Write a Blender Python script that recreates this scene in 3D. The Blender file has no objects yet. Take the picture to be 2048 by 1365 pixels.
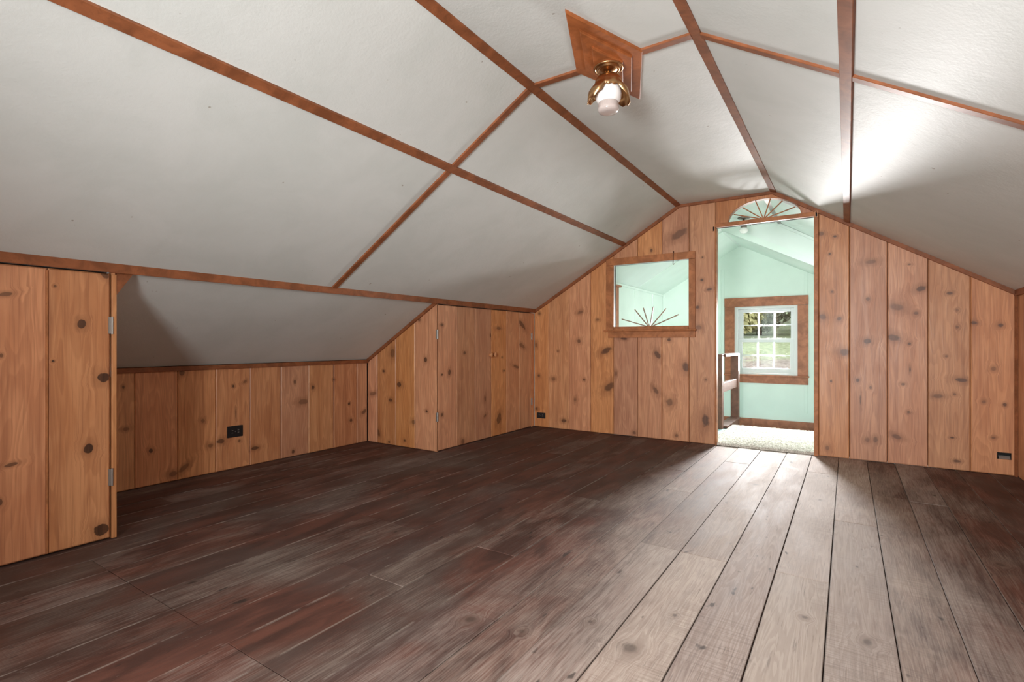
import bpy, bmesh, math, random
from mathutils import Vector, Matrix
random.seed(7)
SC = bpy.context.scene
COL = SC.collection
PI = math.pi

# ------------------------------------------------------------------ measures (metres; camera stands at x=0, y=0)
XL, XR = -3.13, 1.06          # closet fronts / right knee wall
XD = -4.056                   # back of the low alcove
YF, YB = 5.246, -1.20         # far (door) wall, wall behind the camera
YC, YL = 3.511, 1.073         # alcove runs from YL to YC
XA, XB = -1.43, -0.565        # edges of the flat ceiling
ZK, ZC = 1.383, 2.395         # knee height, flat ceiling height
XM, XN = -2.0, 0.0            # strips halfway up the slopes
YX = 2.375                    # cross strip
SL = (ZC - ZK) / (XA - XL)
SR = (ZC - ZK) / (XR - XB)
YH, YS = 7.8, 6.67            # hall back wall, step in the hall ceiling
XH = -2.36                    # hall left wall
def zl(x): return ZK + (x - XL) * SL
def zr(x): return ZC - (x - XB) * SR
def zroof(x): return min(ZC, zl(x), zr(x))

# ------------------------------------------------------------------ camera, world, lights, exposure
cam = bpy.data.cameras.new('camera'); cam.sensor_width = 36.0
cam.lens = 1020.7 / 2048 * 36.0
cam.shift_y = (685.9 - 682.5) / 2048
cam.clip_start = 0.02; cam.clip_end = 200
co = bpy.data.objects.new('camera', cam); COL.objects.link(co)
co.location = (0, 0, 1.0); co.rotation_euler = (PI / 2, 0, math.radians(33.309))
SC.camera = co
w = bpy.data.worlds.new('overcast_sky'); SC.world = w; w.use_nodes = True
wb = w.node_tree.nodes['Background']; wb.inputs[0].default_value = (0.80, 0.90, 1.0, 1); wb.inputs[1].default_value = 3.0
SC.view_settings.view_transform = 'Standard'; SC.view_settings.look = 'None'
SC.view_settings.gamma = 1.0; SC.view_settings.use_curve_mapping = False
SC.view_settings.exposure = 0.24
try:
    SC.cycles.use_denoising = True; SC.cycles.max_bounces = 12; SC.cycles.diffuse_bounces = 8
    SC.cycles.transparent_max_bounces = 16
    SC.cycles.sample_clamp_indirect = 8.0
except Exception: pass
def area(name, loc, target, sx, sy, watts, col=(1, 1, 1), spread=180):
    l = bpy.data.lights.new(name, 'AREA'); l.shape = 'RECTANGLE'; l.size = sx; l.size_y = sy
    l.energy = watts; l.color = col; l.spread = math.radians(spread)
    o = bpy.data.objects.new(name, l); COL.objects.link(o); o.location = loc
    o.rotation_euler = (Vector(target) - Vector(loc)).to_track_quat('-Z', 'Z').to_euler()
    return o
# daylight through the window in the wall behind the camera and the hall's back window, plus an added hall fill
area('daylight_rear_window', (-0.60, YB - 0.03, 1.15), (-0.45, 5, 1.2), 0.6, 1.0, 80, (0.985, 0.994, 0.99), 122)
area('daylight_hall_window', (-0.92, YH + 0.14, 1.03), (-0.72, 0, 0.05), 0.44, 0.80, 60, (1.0, 0.98, 0.97), 68)
area('hall_fill', (1.0, 5.85, 1.2), (-1.4, 7.4, 0.6), 0.5, 0.9, 32, (1.0, 1.0, 1.0), 94)  # unseen fill added to brighten the hall; no window on this side

# ------------------------------------------------------------------ materials
def new_mat(name):
    m = bpy.data.materials.new(name); m.use_nodes = True
    nt = m.node_tree; b = nt.nodes['Principled BSDF']
    return m, nt, b
def N(nt, typ, **kw):
    n = nt.nodes.new(typ)
    for k, v in kw.items(): setattr(n, k, v)
    return n
def val(nt, sock, v):
    if isinstance(v, bpy.types.NodeSocket): nt.links.new(v, sock)
    elif v is not None: sock.default_value = v
def math_(nt, op, a, b=None, c=None, clamp=False):
    n = N(nt, 'ShaderNodeMath', operation=op); n.use_clamp = clamp
    val(nt, n.inputs[0], a); val(nt, n.inputs[1], b); val(nt, n.inputs[2], c)
    return n.outputs[0]
def vmath(nt, op, a, b=None):
    n = N(nt, 'ShaderNodeVectorMath', operation=op)
    val(nt, n.inputs[0], a); val(nt, n.inputs[1], b)
    return n
def mix(nt, f, a, b, blend='MIX'):
    n = N(nt, 'ShaderNodeMix', data_type='RGBA', blend_type=blend)
    val(nt, n.inputs[0], f); val(nt, n.inputs[6], a); val(nt, n.inputs[7], b)
    return n.outputs[2]
def noise(nt, vec, scale=1.0, detail=3.0, rough=0.5, dist=0.0):
    n = N(nt, 'ShaderNodeTexNoise'); val(nt, n.inputs['Vector'], vec)
    n.inputs['Scale'].default_value = scale; n.inputs['Detail'].default_value = detail
    n.inputs['Roughness'].default_value = rough; n.inputs['Distortion'].default_value = dist
    return n.outputs[0]
def smooth(nt, x, lo, hi, a=0.0, b=1.0):
    n = N(nt, 'ShaderNodeMapRange', interpolation_type='SMOOTHSTEP')
    val(nt, n.inputs[0], x); n.inputs[1].default_value = lo; n.inputs[2].default_value = hi
    n.inputs[3].default_value = a; n.inputs[4].default_value = b
    return n.outputs[0]
def comb(nt, x, y, z):
    n = N(nt, 'ShaderNodeCombineXYZ'); val(nt, n.inputs[0], x); val(nt, n.inputs[1], y); val(nt, n.inputs[2], z)
    return n.outputs[0]
def rgb(c): return (c[0], c[1], c[2], 1.0)

def simple(name, col, rough=0.5, metal=0.0, bump=0.0, bscale=60.0, var=0.0, spec=0.5):
    m, nt, b = new_mat(name)
    b.inputs['Base Color'].default_value = rgb(col); b.inputs['Roughness'].default_value = rough
    b.inputs['Metallic'].default_value = metal; b.inputs['Specular IOR Level'].default_value = spec
    geo = N(nt, 'ShaderNodeNewGeometry')
    if var > 0:
        f = noise(nt, geo.outputs['Position'], 3.0, 4.0)
        c = mix(nt, smooth(nt, f, 0.3, 0.7), rgb([x * (1 - var) for x in col]), rgb([min(1, x * (1 + var)) for x in col]))
        nt.links.new(c, b.inputs['Base Color'])
    if bump > 0:
        bn = N(nt, 'ShaderNodeBump'); bn.inputs['Strength'].default_value = bump; bn.inputs['Distance'].default_value = 0.004
        nt.links.new(noise(nt, geo.outputs['Position'], bscale, 4.0), bn.inputs['Height']); nt.links.new(bn.outputs[0], b.inputs['Normal'])
    return m

# node group: one knot -> its mask, its halo and how far it pushes the grain aside
kg = bpy.data.node_groups.new('knot_field', 'ShaderNodeTree')
for nm, tp in (('P', 'NodeSocketVector'), ('Centre', 'NodeSocketVector'), ('E1', 'NodeSocketVector'), ('E2', 'NodeSocketVector'), ('Wob', 'NodeSocketFloat'), ('Dark', 'NodeSocketFloat'), ('Sharp', 'NodeSocketFloat'), ('Mask0', 'NodeSocketFloat'), ('Halo0', 'NodeSocketFloat'), ('Warp0', 'NodeSocketFloat')):
    kg.interface.new_socket(nm, in_out='INPUT', socket_type=tp)
for nm in ('Mask', 'Halo', 'Warp'): kg.interface.new_socket(nm, in_out='OUTPUT', socket_type='NodeSocketFloat')
gi, go = kg.nodes.new('NodeGroupInput'), kg.nodes.new('NodeGroupOutput')
dd = vmath(kg, 'SUBTRACT', gi.outputs['P'], gi.outputs['Centre']).outputs[0]
u1 = vmath(kg, 'DOT_PRODUCT', dd, gi.outputs['E1']).outputs['Value']
u2 = vmath(kg, 'DOT_PRODUCT', dd, gi.outputs['E2']).outputs['Value']
dist = vmath(kg, 'LENGTH', comb(kg, u1, u2, 0.0)).outputs['Value']
dist = math_(kg, 'MULTIPLY', dist, math_(kg, 'MULTIPLY_ADD', gi.outputs['Wob'], 1.3, 0.55))
mk = math_(kg, 'MULTIPLY', math_(kg, 'MULTIPLY', math_(kg, 'SUBTRACT', 1.12, dist), gi.outputs['Sharp'], None, True), gi.outputs['Dark']); hl = smooth(kg, dist, 3.2, 0.7)
kg.links.new(math_(kg, 'MAXIMUM', mk, gi.outputs['Mask0']), go.inputs['Mask'])
kg.links.new(math_(kg, 'MAXIMUM', hl, gi.outputs['Halo0']), go.inputs['Halo'])
wp = math_(kg, 'MULTIPLY', math_(kg, 'MULTIPLY', u1, 0.016), smooth(kg, dist, 4.5, 0.0))
kg.links.new(math_(kg, 'ADD', wp, gi.outputs['Warp0']), go.inputs['Warp'])

# node group: knotty pine colour from (across, along) coordinates
pg = bpy.data.node_groups.new('pine_grain', 'ShaderNodeTree')
for nm, tp in (('A', 'NodeSocketFloat'), ('B', 'NodeSocketFloat'), ('Seed', 'NodeSocketFloat'), ('Mask', 'NodeSocketFloat'), ('Halo', 'NodeSocketFloat')):
    pg.interface.new_socket(nm, in_out='INPUT', socket_type=tp)
pg.interface.new_socket('Color', in_out='OUTPUT', socket_type='NodeSocketColor')
pg.interface.new_socket('Height', in_out='OUTPUT', socket_type='NodeSocketFloat')
pg.interface.new_socket('Rough', in_out='OUTPUT', socket_type='NodeSocketFloat')
gi, go = pg.nodes.new('NodeGroupInput'), pg.nodes.new('NodeGroupOutput')
A, B, S = gi.outputs['A'], gi.outputs['B'], gi.outputs['Seed']
sd = math_(pg, 'MULTIPLY', S, 57.0)
n1 = noise(pg, comb(pg, math_(pg, 'MULTIPLY', A, 7.0), math_(pg, 'MULTIPLY', B, 0.75), sd), 1.0, 2.0, 0.5, 0.3)
ring = math_(pg, 'FRACT', math_(pg, 'MULTIPLY', n1, 16.0))
ring = math_(pg, 'MULTIPLY', smooth(pg, ring, 0.0, 0.75), smooth(pg, ring, 1.0, 0.86))
n2 = noise(pg, comb(pg, math_(pg, 'MULTIPLY', A, 130.0), math_(pg, 'MULTIPLY', B, 3.0), sd), 1.0, 3.0, 0.6)
n3 = noise(pg, comb(pg, math_(pg, 'MULTIPLY', A, 9.0), math_(pg, 'MULTIPLY', B, 2.2), math_(pg, 'ADD', sd, 9.0)), 1.0, 3.0, 0.55, 0.6)
n4 = noise(pg, comb(pg, math_(pg, 'MULTIPLY', A, 30.0), math_(pg, 'MULTIPLY', B, 1.0), math_(pg, 'ADD', sd, 3.0)), 1.0, 3.0, 0.55)
PL, PM, PD = (0.66, 0.315, 0.140), (0.55, 0.235, 0.095), (0.34, 0.125, 0.048)
c = mix(pg, smooth(pg, n3, 0.33, 0.72), rgb(PL), rgb(PM))
c = mix(pg, math_(pg, 'MULTIPLY', ring, 0.30), c, rgb(PD))
c = mix(pg, math_(pg, 'MULTIPLY', smooth(pg, n4, 0.48, 0.72), 0.48), c, rgb(PD))
c = mix(pg, math_(pg, 'MULTIPLY', smooth(pg, n2, 0.46, 0.72), 0.42), c, rgb((0.27, 0.10, 0.042)))
hs = N(pg, 'ShaderNodeHueSaturation')
val(pg, hs.inputs['Hue'], math_(pg, 'MULTIPLY_ADD', math_(pg, 'FRACT', math_(pg, 'MULTIPLY', S, 7.31)), 0.008, 0.495))
val(pg, hs.inputs['Saturation'], math_(pg, 'MULTIPLY_ADD', math_(pg, 'FRACT', math_(pg, 'MULTIPLY', S, 3.7)), 0.14, 0.90))
val(pg, hs.inputs['Value'], math_(pg, 'MULTIPLY_ADD', S, 0.26, 0.87)); val(pg, hs.inputs['Color'], c)
c = hs.outputs[0]
c = mix(pg, math_(pg, 'MULTIPLY', gi.outputs['Halo'], 0.42), c, rgb((0.19, 0.068, 0.026)))
c = mix(pg, gi.outputs['Mask'], c, mix(pg, smooth(pg, n2, 0.35, 0.65), rgb((0.030, 0.013, 0.008)), rgb((0.085, 0.034, 0.018))))
pg.links.new(c, go.inputs['Color'])
pg.links.new(math_(pg, 'ADD', math_(pg, 'MULTIPLY', n2, 0.5), math_(pg, 'MULTIPLY', ring, 0.25)), go.inputs['Height'])
pg.links.new(math_(pg, 'MULTIPLY_ADD', n3, 0.25, 0.30), go.inputs['Rough'])

def pine(name, axis, knots=(), tint=None, along=2, dark=0.9):
    """varnished knotty pine; axis = world axis across the board, along = world axis along it"""
    m, nt, b = new_mat(name)
    geo = N(nt, 'ShaderNodeNewGeometry'); sep = N(nt, 'ShaderNodeSeparateXYZ'); nt.links.new(geo.outputs['Position'], sep.inputs[0])
    oi = N(nt, 'ShaderNodeObjectInfo')
    A, B = sep.outputs[axis], sep.outputs[along]
    g = N(nt, 'ShaderNodeGroup'); g.node_tree = pg
    nt.links.new(oi.outputs['Random'], g.inputs['Seed'])
    if knots:
        P = comb(nt, A, B, 0.0)
        wob = noise(nt, P, 22.0, 3.0)
        mk, hl, wp = 0.0, 0.0, 0.0
        for (ka, kb, ra, rb, rot) in knots:
            k = N(nt, 'ShaderNodeGroup'); k.node_tree = kg
            t = math.radians(rot)
            val(nt, k.inputs['P'], P); k.inputs['Centre'].default_value = (ka, kb, 0)
            k.inputs['E1'].default_value = (math.cos(t) / ra, math.sin(t) / ra, 0)
            k.inputs['E2'].default_value = (-math.sin(t) / rb, math.cos(t) / rb, 0)
            val(nt, k.inputs['Wob'], wob); k.inputs['Sharp'].default_value = 7.0 if dark > 0.9 else (3.5 if dark > 0.8 else 2.4); k.inputs['Dark'].default_value = dark * (0.75 + 0.25 * math.sin(ka * 91 + kb * 57)); val(nt, k.inputs['Mask0'], mk); val(nt, k.inputs['Halo0'], hl); val(nt, k.inputs['Warp0'], wp)
            mk, hl, wp = k.outputs['Mask'], k.outputs['Halo'], k.outputs['Warp']
        val(nt, g.inputs['Mask'], mk); val(nt, g.inputs['Halo'], hl)
        A = math_(nt, 'SUBTRACT', A, wp)
    val(nt, g.inputs['A'], A); val(nt, g.inputs['B'], B)
    col = g.outputs['Color']
    if tint: col = mix(nt, 1.0, col, rgb(tint), 'MULTIPLY')
    nt.links.new(col, b.inputs['Base Color'])
    nt.links.new(g.outputs['Rough'], b.inputs['Roughness'])
    b.inputs['Specular IOR Level'].default_value = 0.45
    bn = N(nt, 'ShaderNodeBump'); bn.inputs['Strength'].default_value = 0.22; bn.inputs['Distance'].default_value = 0.002
    nt.links.new(g.outputs['Height'], bn.inputs['Height']); nt.links.new(bn.outputs[0], b.inputs['Normal'])
    return m

def trim_wood(name, col):
    m, nt, b = new_mat(name)
    geo = N(nt, 'ShaderNodeNewGeometry')
    f = noise(nt, geo.outputs['Position'], 9.0, 5.0, 0.6, 0.8); f2 = noise(nt, geo.outputs['Position'], 70.0, 3.0)
    c = mix(nt, smooth(nt, f, 0.3, 0.7), rgb([x * 0.72 for x in col]), rgb([x * 1.22 for x in col]))
    c = mix(nt, math_(nt, 'MULTIPLY', smooth(nt, f2, 0.55, 0.75), 0.35), c, rgb([x * 0.5 for x in col]))
    nt.links.new(c, b.inputs['Base Color']); b.inputs['Roughness'].default_value = 0.48; b.inputs['Specular IOR Level'].default_value = 0.25
    return m

FLOOR_KNOTS = [(-0.597, 1.606, 0.028, 0.0364), (-0.942, 1.497, 0.013, 0.0169), (0.056, 2.076, 0.018, 0.0234), (0.575, 3.128, 0.022, 0.0286), (-0.769, 1.679, 0.01, 0.013), (-0.54, 3.944, 0.02, 0.026), (-0.528, 1.89, 0.01, 0.013), (-0.129, 2.14, 0.012, 0.0156), (-1.138, 1.456, 0.022, 0.0286), (-0.146, 3.793, 0.012, 0.0156), (-2.647, 2.149, 0.015, 0.0195)]
def floor_mat():
    m, nt, b = new_mat('worn_painted_floorboard')
    geo = N(nt, 'ShaderNodeNewGeometry'); sep = N(nt, 'ShaderNodeSeparateXYZ'); nt.links.new(geo.outputs['Position'], sep.inputs[0])
    oi = N(nt, 'ShaderNodeObjectInfo'); R = oi.outputs['Random']
    tc = N(nt, 'ShaderNodeTexCoord'); gs = N(nt, 'ShaderNodeSeparateXYZ'); nt.links.new(tc.outputs['Generated'], gs.inputs[0])
    X, Y = sep.outputs[0], sep.outputs[1]
    sd = math_(nt, 'MULTIPLY', R, 43.0)
    fk = [0.0, 0.0, 0.0]; P2 = comb(nt, X, Y, 0.0); wob = noise(nt, P2, 22.0, 3.0)
    for (ka, kb, ra, rb) in FLOOR_KNOTS:
        k = N(nt, 'ShaderNodeGroup'); k.node_tree = kg
        val(nt, k.inputs['P'], P2); k.inputs['Centre'].default_value = (ka, kb, 0); k.inputs['E1'].default_value = (1 / ra, 0, 0); k.inputs['E2'].default_value = (0, 1 / rb, 0)
        k.inputs['Dark'].default_value = 0.9; k.inputs['Sharp'].default_value = 1.6
        val(nt, k.inputs['Wob'], wob); val(nt, k.inputs['Mask0'], fk[0]); val(nt, k.inputs['Halo0'], fk[1]); val(nt, k.inputs['Warp0'], fk[2])
        fk = [k.outputs['Mask'], k.outputs['Halo'], k.outputs['Warp']]
    X = math_(nt, 'SUBTRACT', X, math_(nt, 'MULTIPLY', fk[2], 1.6))
    grain = noise(nt, comb(nt, math_(nt, 'MULTIPLY', X, 16.0), math_(nt, 'MULTIPLY', Y, 1.1), sd), 1.0, 3.0, 0.5, 0.5)
    ring = math_(nt, 'FRACT', math_(nt, 'MULTIPLY', grain, 13.0))
    ring = math_(nt, 'MULTIPLY', smooth(nt, ring, 0.0, 0.7), smooth(nt, ring, 1.0, 0.85))
    fine = noise(nt, comb(nt, math_(nt, 'MULTIPLY', X, 170.0), math_(nt, 'MULTIPLY', Y, 6.0), sd), 1.0, 4.0, 0.65)
    saw = noise(nt, comb(nt, math_(nt, 'MULTIPLY', X, 5.0), math_(nt, 'MULTIPLY', Y, 190.0), sd), 1.0, 2.0, 0.6)
    sawm = smooth(nt, noise(nt, comb(nt, math_(nt, 'MULTIPLY', X, 3.0), math_(nt, 'MULTIPLY', Y, 1.4), math_(nt, 'ADD', sd, 5.0)), 1.0, 3.0), 0.45, 0.6)
    big = noise(nt, comb(nt, X, math_(nt, 'MULTIPLY', Y, 0.7), 0.0), 1.5, 5.0, 0.6, 0.4)
    mid = noise(nt, comb(nt, math_(nt, 'MULTIPLY', X, 9.0), math_(nt, 'MULTIPLY', Y, 2.0), 4.0), 1.0, 5.0, 0.65, 0.6)
    # foot traffic from the doorway into the room has taken the paint off the middle boards
    tr = math_(nt, 'DIVIDE', math_(nt, 'ADD', X, 0.25), 0.70)
    tr = math_(nt, 'POWER', 2.718, math_(nt, 'MULTIPLY', math_(nt, 'MULTIPLY', tr, tr), -1.0))
    wear = math_(nt, 'ADD', math_(nt, 'MULTIPLY', tr, 0.52), math_(nt, 'MULTIPLY', big, 0.62))
    wear = math_(nt, 'ADD', wear, math_(nt, 'MULTIPLY', mid, 0.45))
    wear = math_(nt, 'ADD', wear, math_(nt, 'MULTIPLY', math_(nt, 'SUBTRACT', R, 0.5), 0.16))
    wear = math_(nt, 'ADD', wear, math_(nt, 'MULTIPLY', math_(nt, 'SUBTRACT', fine, 0.5), 0.6))
    wm = smooth(nt, wear, 0.50, 1.10)
    paint = mix(nt, smooth(nt, mid, 0.35, 0.65), rgb((0.060, 0.026, 0.019)), rgb((0.125, 0.048, 0.033)))
    paint = mix(nt, smooth(nt, big, 0.4, 0.65), paint, rgb((0.085, 0.055, 0.046)))
    bare = mix(nt, math_(nt, 'MULTIPLY', ring, 0.55), rgb((0.45, 0.365, 0.31)), rgb((0.27, 0.195, 0.155)))
    bare = mix(nt, smooth(nt, R, 0.2, 0.9), bare, mix(nt, 0.45, bare, rgb((0.40, 0.35, 0.31))))
    bare = mix(nt, math_(nt, 'MULTIPLY', math_(nt, 'MULTIPLY', smooth(nt, saw, 0.45, 0.6), sawm), 0.3), bare, rgb((0.12, 0.08, 0.06)))
    c = mix(nt, wm, paint, bare)
    # scuffs and rubbed arrises
    scr = noise(nt, comb(nt, math_(nt, 'MULTIPLY', X, 30.0), math_(nt, 'MULTIPLY', Y, 9.0), 2.0), 1.0, 5.0, 0.75, 1.5)
    c = mix(nt, math_(nt, 'MULTIPLY', smooth(nt, scr, 0.63, 0.75), 0.35), c, rgb((0.36, 0.31, 0.27)))
    edge = math_(nt, 'ABSOLUTE', math_(nt, 'SUBTRACT', gs.outputs[0], 0.5))
    em = math_(nt, 'MULTIPLY', smooth(nt, edge, 0.472, 0.494), smooth(nt, noise(nt, comb(nt, X, math_(nt, 'MULTIPLY', Y, 2.0), 8.0), 3.0, 4.0, 0.7), 0.42, 0.58))
    ed = math_(nt, 'MULTIPLY', smooth(nt, edge, 0.476, 0.496), wm); em = math_(nt, 'MULTIPLY', em, math_(nt, 'SUBTRACT', 1.0, wm))
    c = mix(nt, math_(nt, 'MULTIPLY', em, 0.38), c, rgb((0.34, 0.28, 0.24)))
    c = mix(nt, math_(nt, 'MULTIPLY', ed, 0.7), c, rgb((0.07, 0.045, 0.035)))
    pits = smooth(nt, noise(nt, comb(nt, math_(nt, 'MULTIPLY', X, 22.0), math_(nt, 'MULTIPLY', Y, 9.0), math_(nt, 'ADD', sd, 2.0)), 1.0, 2.0), 0.69, 0.77)
    c = mix(nt, math_(nt, 'MULTIPLY', pits, 0.8), c, rgb((0.03, 0.02, 0.016)))
    vv = math_(nt, 'MULTIPLY_ADD', math_(nt, 'FRACT', math_(nt, 'MULTIPLY', R, 5.3)), 0.20, 0.88)
    c = mix(nt, 1.0, c, comb(nt, vv, vv, math_(nt, 'MULTIPLY_ADD', math_(nt, 'FRACT', math_(nt, 'MULTIPLY', R, 9.7)), 0.05, math_(nt, 'MULTIPLY', vv, 0.97))), 'MULTIPLY')
    c = mix(nt, math_(nt, 'MULTIPLY', smooth(nt, fine, 0.56, 0.74), 0.55), c, rgb((0.055, 0.034, 0.027)))
    c = mix(nt, math_(nt, 'MULTIPLY', fk[1], 0.35), c, rgb((0.11, 0.065, 0.045)))
    c = mix(nt, math_(nt, 'MULTIPLY', fk[0], 0.6), c, rgb((0.045, 0.028, 0.02)))
    nt.links.new(c, b.inputs['Base Color'])
    nt.links.new(math_(nt, 'ADD', math_(nt, 'MULTIPLY_ADD', mid, 0.22, 0.56), math_(nt, 'MULTIPLY', wm, 0.10)), b.inputs['Roughness'])
    b.inputs['Specular IOR Level'].default_value = 0.3
    h = math_(nt, 'ADD', math_(nt, 'MULTIPLY', fine, 0.5), math_(nt, 'MULTIPLY', math_(nt, 'MULTIPLY', saw, sawm), 0.5))
    h = math_(nt, 'ADD', h, math_(nt, 'MULTIPLY', big, 1.2))
    bn = N(nt, 'ShaderNodeBump'); bn.inputs['Strength'].default_value = 0.35; bn.inputs['Distance'].default_value = 0.003
    nt.links.new(h, bn.inputs['Height']); nt.links.new(bn.outputs[0], b.inputs['Normal'])
    return m

def ceiling_mat():
    m, nt, b = new_mat('old_ceiling_paint')
    geo = N(nt, 'ShaderNodeNewGeometry'); P = geo.outputs['Position']
    n1 = noise(nt, P, 2.5, 5.0, 0.6, 0.4); n2 = noise(nt, P, 90.0, 2.0); n3 = noise(nt, P, 14.0, 5.0, 0.65)
    c = mix(nt, smooth(nt, n1, 0.3, 0.7), rgb((0.575, 0.602, 0.575)), rgb((0.63, 0.652, 0.628)))
    c = mix(nt, math_(nt, 'MULTIPLY', smooth(nt, n3, 0.66, 0.8), 0.25), c, rgb((0.48, 0.47, 0.43)))
    sp = smooth(nt, noise(nt, P, 26.0, 1.0), 0.79, 0.83)
    c = mix(nt, math_(nt, 'MULTIPLY', sp, 0.6), c, rgb((0.2, 0.15, 0.1)))
    nt.links.new(c, b.inputs['Base Color']); b.inputs['Roughness'].default_value = 0.55
    b.inputs['Specular IOR Level'].default_value = 0.35
    h = math_(nt, 'ADD', math_(nt, 'MULTIPLY', n2, 0.35), math_(nt, 'MULTIPLY', n3, 1.0))
    bn = N(nt, 'ShaderNodeBump'); bn.inputs['Strength'].default_value = 0.3; bn.inputs['Distance'].default_value = 0.005
    nt.links.new(h, bn.inputs['Height']); nt.links.new(bn.outputs[0], b.inputs['Normal'])
    return m

def glass_mat():
    m, nt, b = new_mat('clear_window_glass')
    out = nt.nodes['Material Output']
    tr = N(nt, 'ShaderNodeBsdfTransparent'); gl = N(nt, 'ShaderNodeBsdfGlossy'); gl.inputs['Roughness'].default_value = 0.02
    fr = N(nt, 'ShaderNodeFresnel'); fr.inputs[0].default_value = 1.45
    mx = N(nt, 'ShaderNodeMixShader'); nt.links.new(fr.outputs[0], mx.inputs[0]); nt.links.new(tr.outputs[0], mx.inputs[1]); nt.links.new(gl.outputs[0], mx.inputs[2])
    nt.links.new(mx.outputs[0], out.inputs['Surface'])
    return m

M = {
 'floor': floor_mat(), 'ceil': ceiling_mat(), 'glass': glass_mat(),
 'trim': trim_wood('red_brown_trim_wood', (0.25, 0.086, 0.035)),
 'frame': trim_wood('orange_frame_wood', (0.40, 0.155, 0.062)),
 'medal': trim_wood('medallion_wood', (0.36, 0.115, 0.036)),
 'casing': trim_wood('hall_casing_wood', (0.36, 0.135, 0.075)),
 'rail': trim_wood('dark_railing_wood', (0.105, 0.05, 0.034)),
 'backing': simple('dark_gap', (0.03, 0.018, 0.012), 0.9),
 'deck': simple('roof_deck', (0.25, 0.2, 0.16), 0.9),
 'mint': simple('mint_paint', (0.645, 0.745, 0.685), 0.5, bump=0.08, bscale=40, var=0.03),
 'hallceil': simple('pale_hall_ceiling_paint', (0.66, 0.73, 0.695), 0.55, bump=0.1, bscale=30, var=0.03),
 'blue': simple('blue_green_floor_paint', (0.36, 0.52, 0.52), 0.4),
 'vinyl': simple('white_vinyl', (0.66, 0.665, 0.67), 0.4, spec=0.3),
 'brass': simple('aged_brass', (0.50, 0.30, 0.145), 0.30, 1.0, var=0.2),
 'darkbrass': simple('tarnished_metal', (0.20, 0.17, 0.15), 0.32, 1.0),
 'steel': simple('steel_hinge', (0.42, 0.41, 0.39), 0.48, 1.0),
 'opal': simple('white_opal_glass', (0.90, 0.88, 0.86), 0.22),
 'black': simple('black_plastic', (0.010, 0.010, 0.011), 0.38),
 'slot': simple('slot_black', (0.002, 0.002, 0.002), 0.8),
 'galv': simple('galvanised_box', (0.52, 0.52, 0.50), 0.38, 0.9),
 'knobw': simple('pale_knob_wood', (0.55, 0.25, 0.11), 0.4, var=0.1),
 'stick': simple('grey_brown_stick', (0.30, 0.20, 0.13), 0.5, var=0.15),
 'hook': simple('dark_wire', (0.16, 0.08, 0.05), 0.4, 0.5),
}
def ribbed():
    m, nt, b = new_mat('ribbed_clear_glass')
    b.inputs['Base Color'].default_value = (0.72, 0.62, 0.58, 1); b.inputs['Roughness'].default_value = 0.18
    b.inputs['Transmission Weight'].default_value = 0.35
    return m
M['ribbed'] = ribbed()

# ------------------------------------------------------------------ geometry helpers
def link(name, bm_, mat, parent=None, base=None, smooth_=False):
    bmesh.ops.recalc_face_normals(bm_, faces=bm_.faces)
    if base is not None: bmesh.ops.translate(bm_, verts=bm_.verts, vec=-Vector(base))
    me = bpy.data.meshes.new(name); bm_.to_mesh(me); bm_.free()
    me.materials.append(mat)
    if smooth_:
        for p in me.polygons: p.use_smooth = True
    o = bpy.data.objects.new(name, me); COL.objects.link(o)
    if parent is not None: o.parent = parent
    elif base is not None: o.location = base
    return o
def add_box(bm_, x0, x1, y0, y1, z0, z1):
    v = [bm_.verts.new(p) for p in ((x0, y0, z0), (x1, y0, z0), (x1, y1, z0), (x0, y1, z0), (x0, y0, z1), (x1, y0, z1), (x1, y1, z1), (x0, y1, z1))]
    for f in ((0, 3, 2, 1), (4, 5, 6, 7), (0, 1, 5, 4), (1, 2, 6, 5), (2, 3, 7, 6), (3, 0, 4, 7)): bm_.faces.new([v[i] for i in f])
    return v
def box(name, x0, x1, y0, y1, z0, z1, mat, parent=None, base=None, bev=0.0):
    bm_ = bmesh.new(); add_box(bm_, x0, x1, y0, y1, z0, z1)
    if bev: bmesh.ops.bevel(bm_, geom=bm_.edges[:], offset=bev, segments=1, affect='EDGES')
    return link(name, bm_, mat, parent, base)
def inset(poly, d):
    n = len(poly); out = []
    ar = sum(poly[i][0] * poly[(i + 1) % n][1] - poly[(i + 1) % n][0] * poly[i][1] for i in range(n))
    s = 1 if ar > 0 else -1
    for i in range(n):
        p0, p1, p2 = Vector(poly[i - 1]), Vector(poly[i]), Vector(poly[(i + 1) % n])
        e1, e2 = (p1 - p0).normalized(), (p2 - p1).normalized()
        n1, n2 = Vector((-e1.y, e1.x)) * s, Vector((-e2.y, e2.x)) * s
        k = (n1 + n2); k = k / max(0.4, k.length_squared) * 2
        out.append(tuple(p1 + k * d))
    return out
AX = {'F': ((0, YF, 0), (1, 0, 0), (0, -1, 0)), 'L': ((XL, 0, 0), (0, 1, 0), (1, 0, 0)), 'D': ((XD, 0, 0), (0, 1, 0), (1, 0, 0)),
      'R': ((0, YC, 0), (1, 0, 0), (0, -1, 0)), 'E': ((XR, 0, 0), (0, 1, 0), (-1, 0, 0)), 'B': ((0, YB, 0), (1, 0, 0), (0, 1, 0)),
      'S': ((0, YL, 0), (1, 0, 0), (0, 1, 0))}
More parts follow.
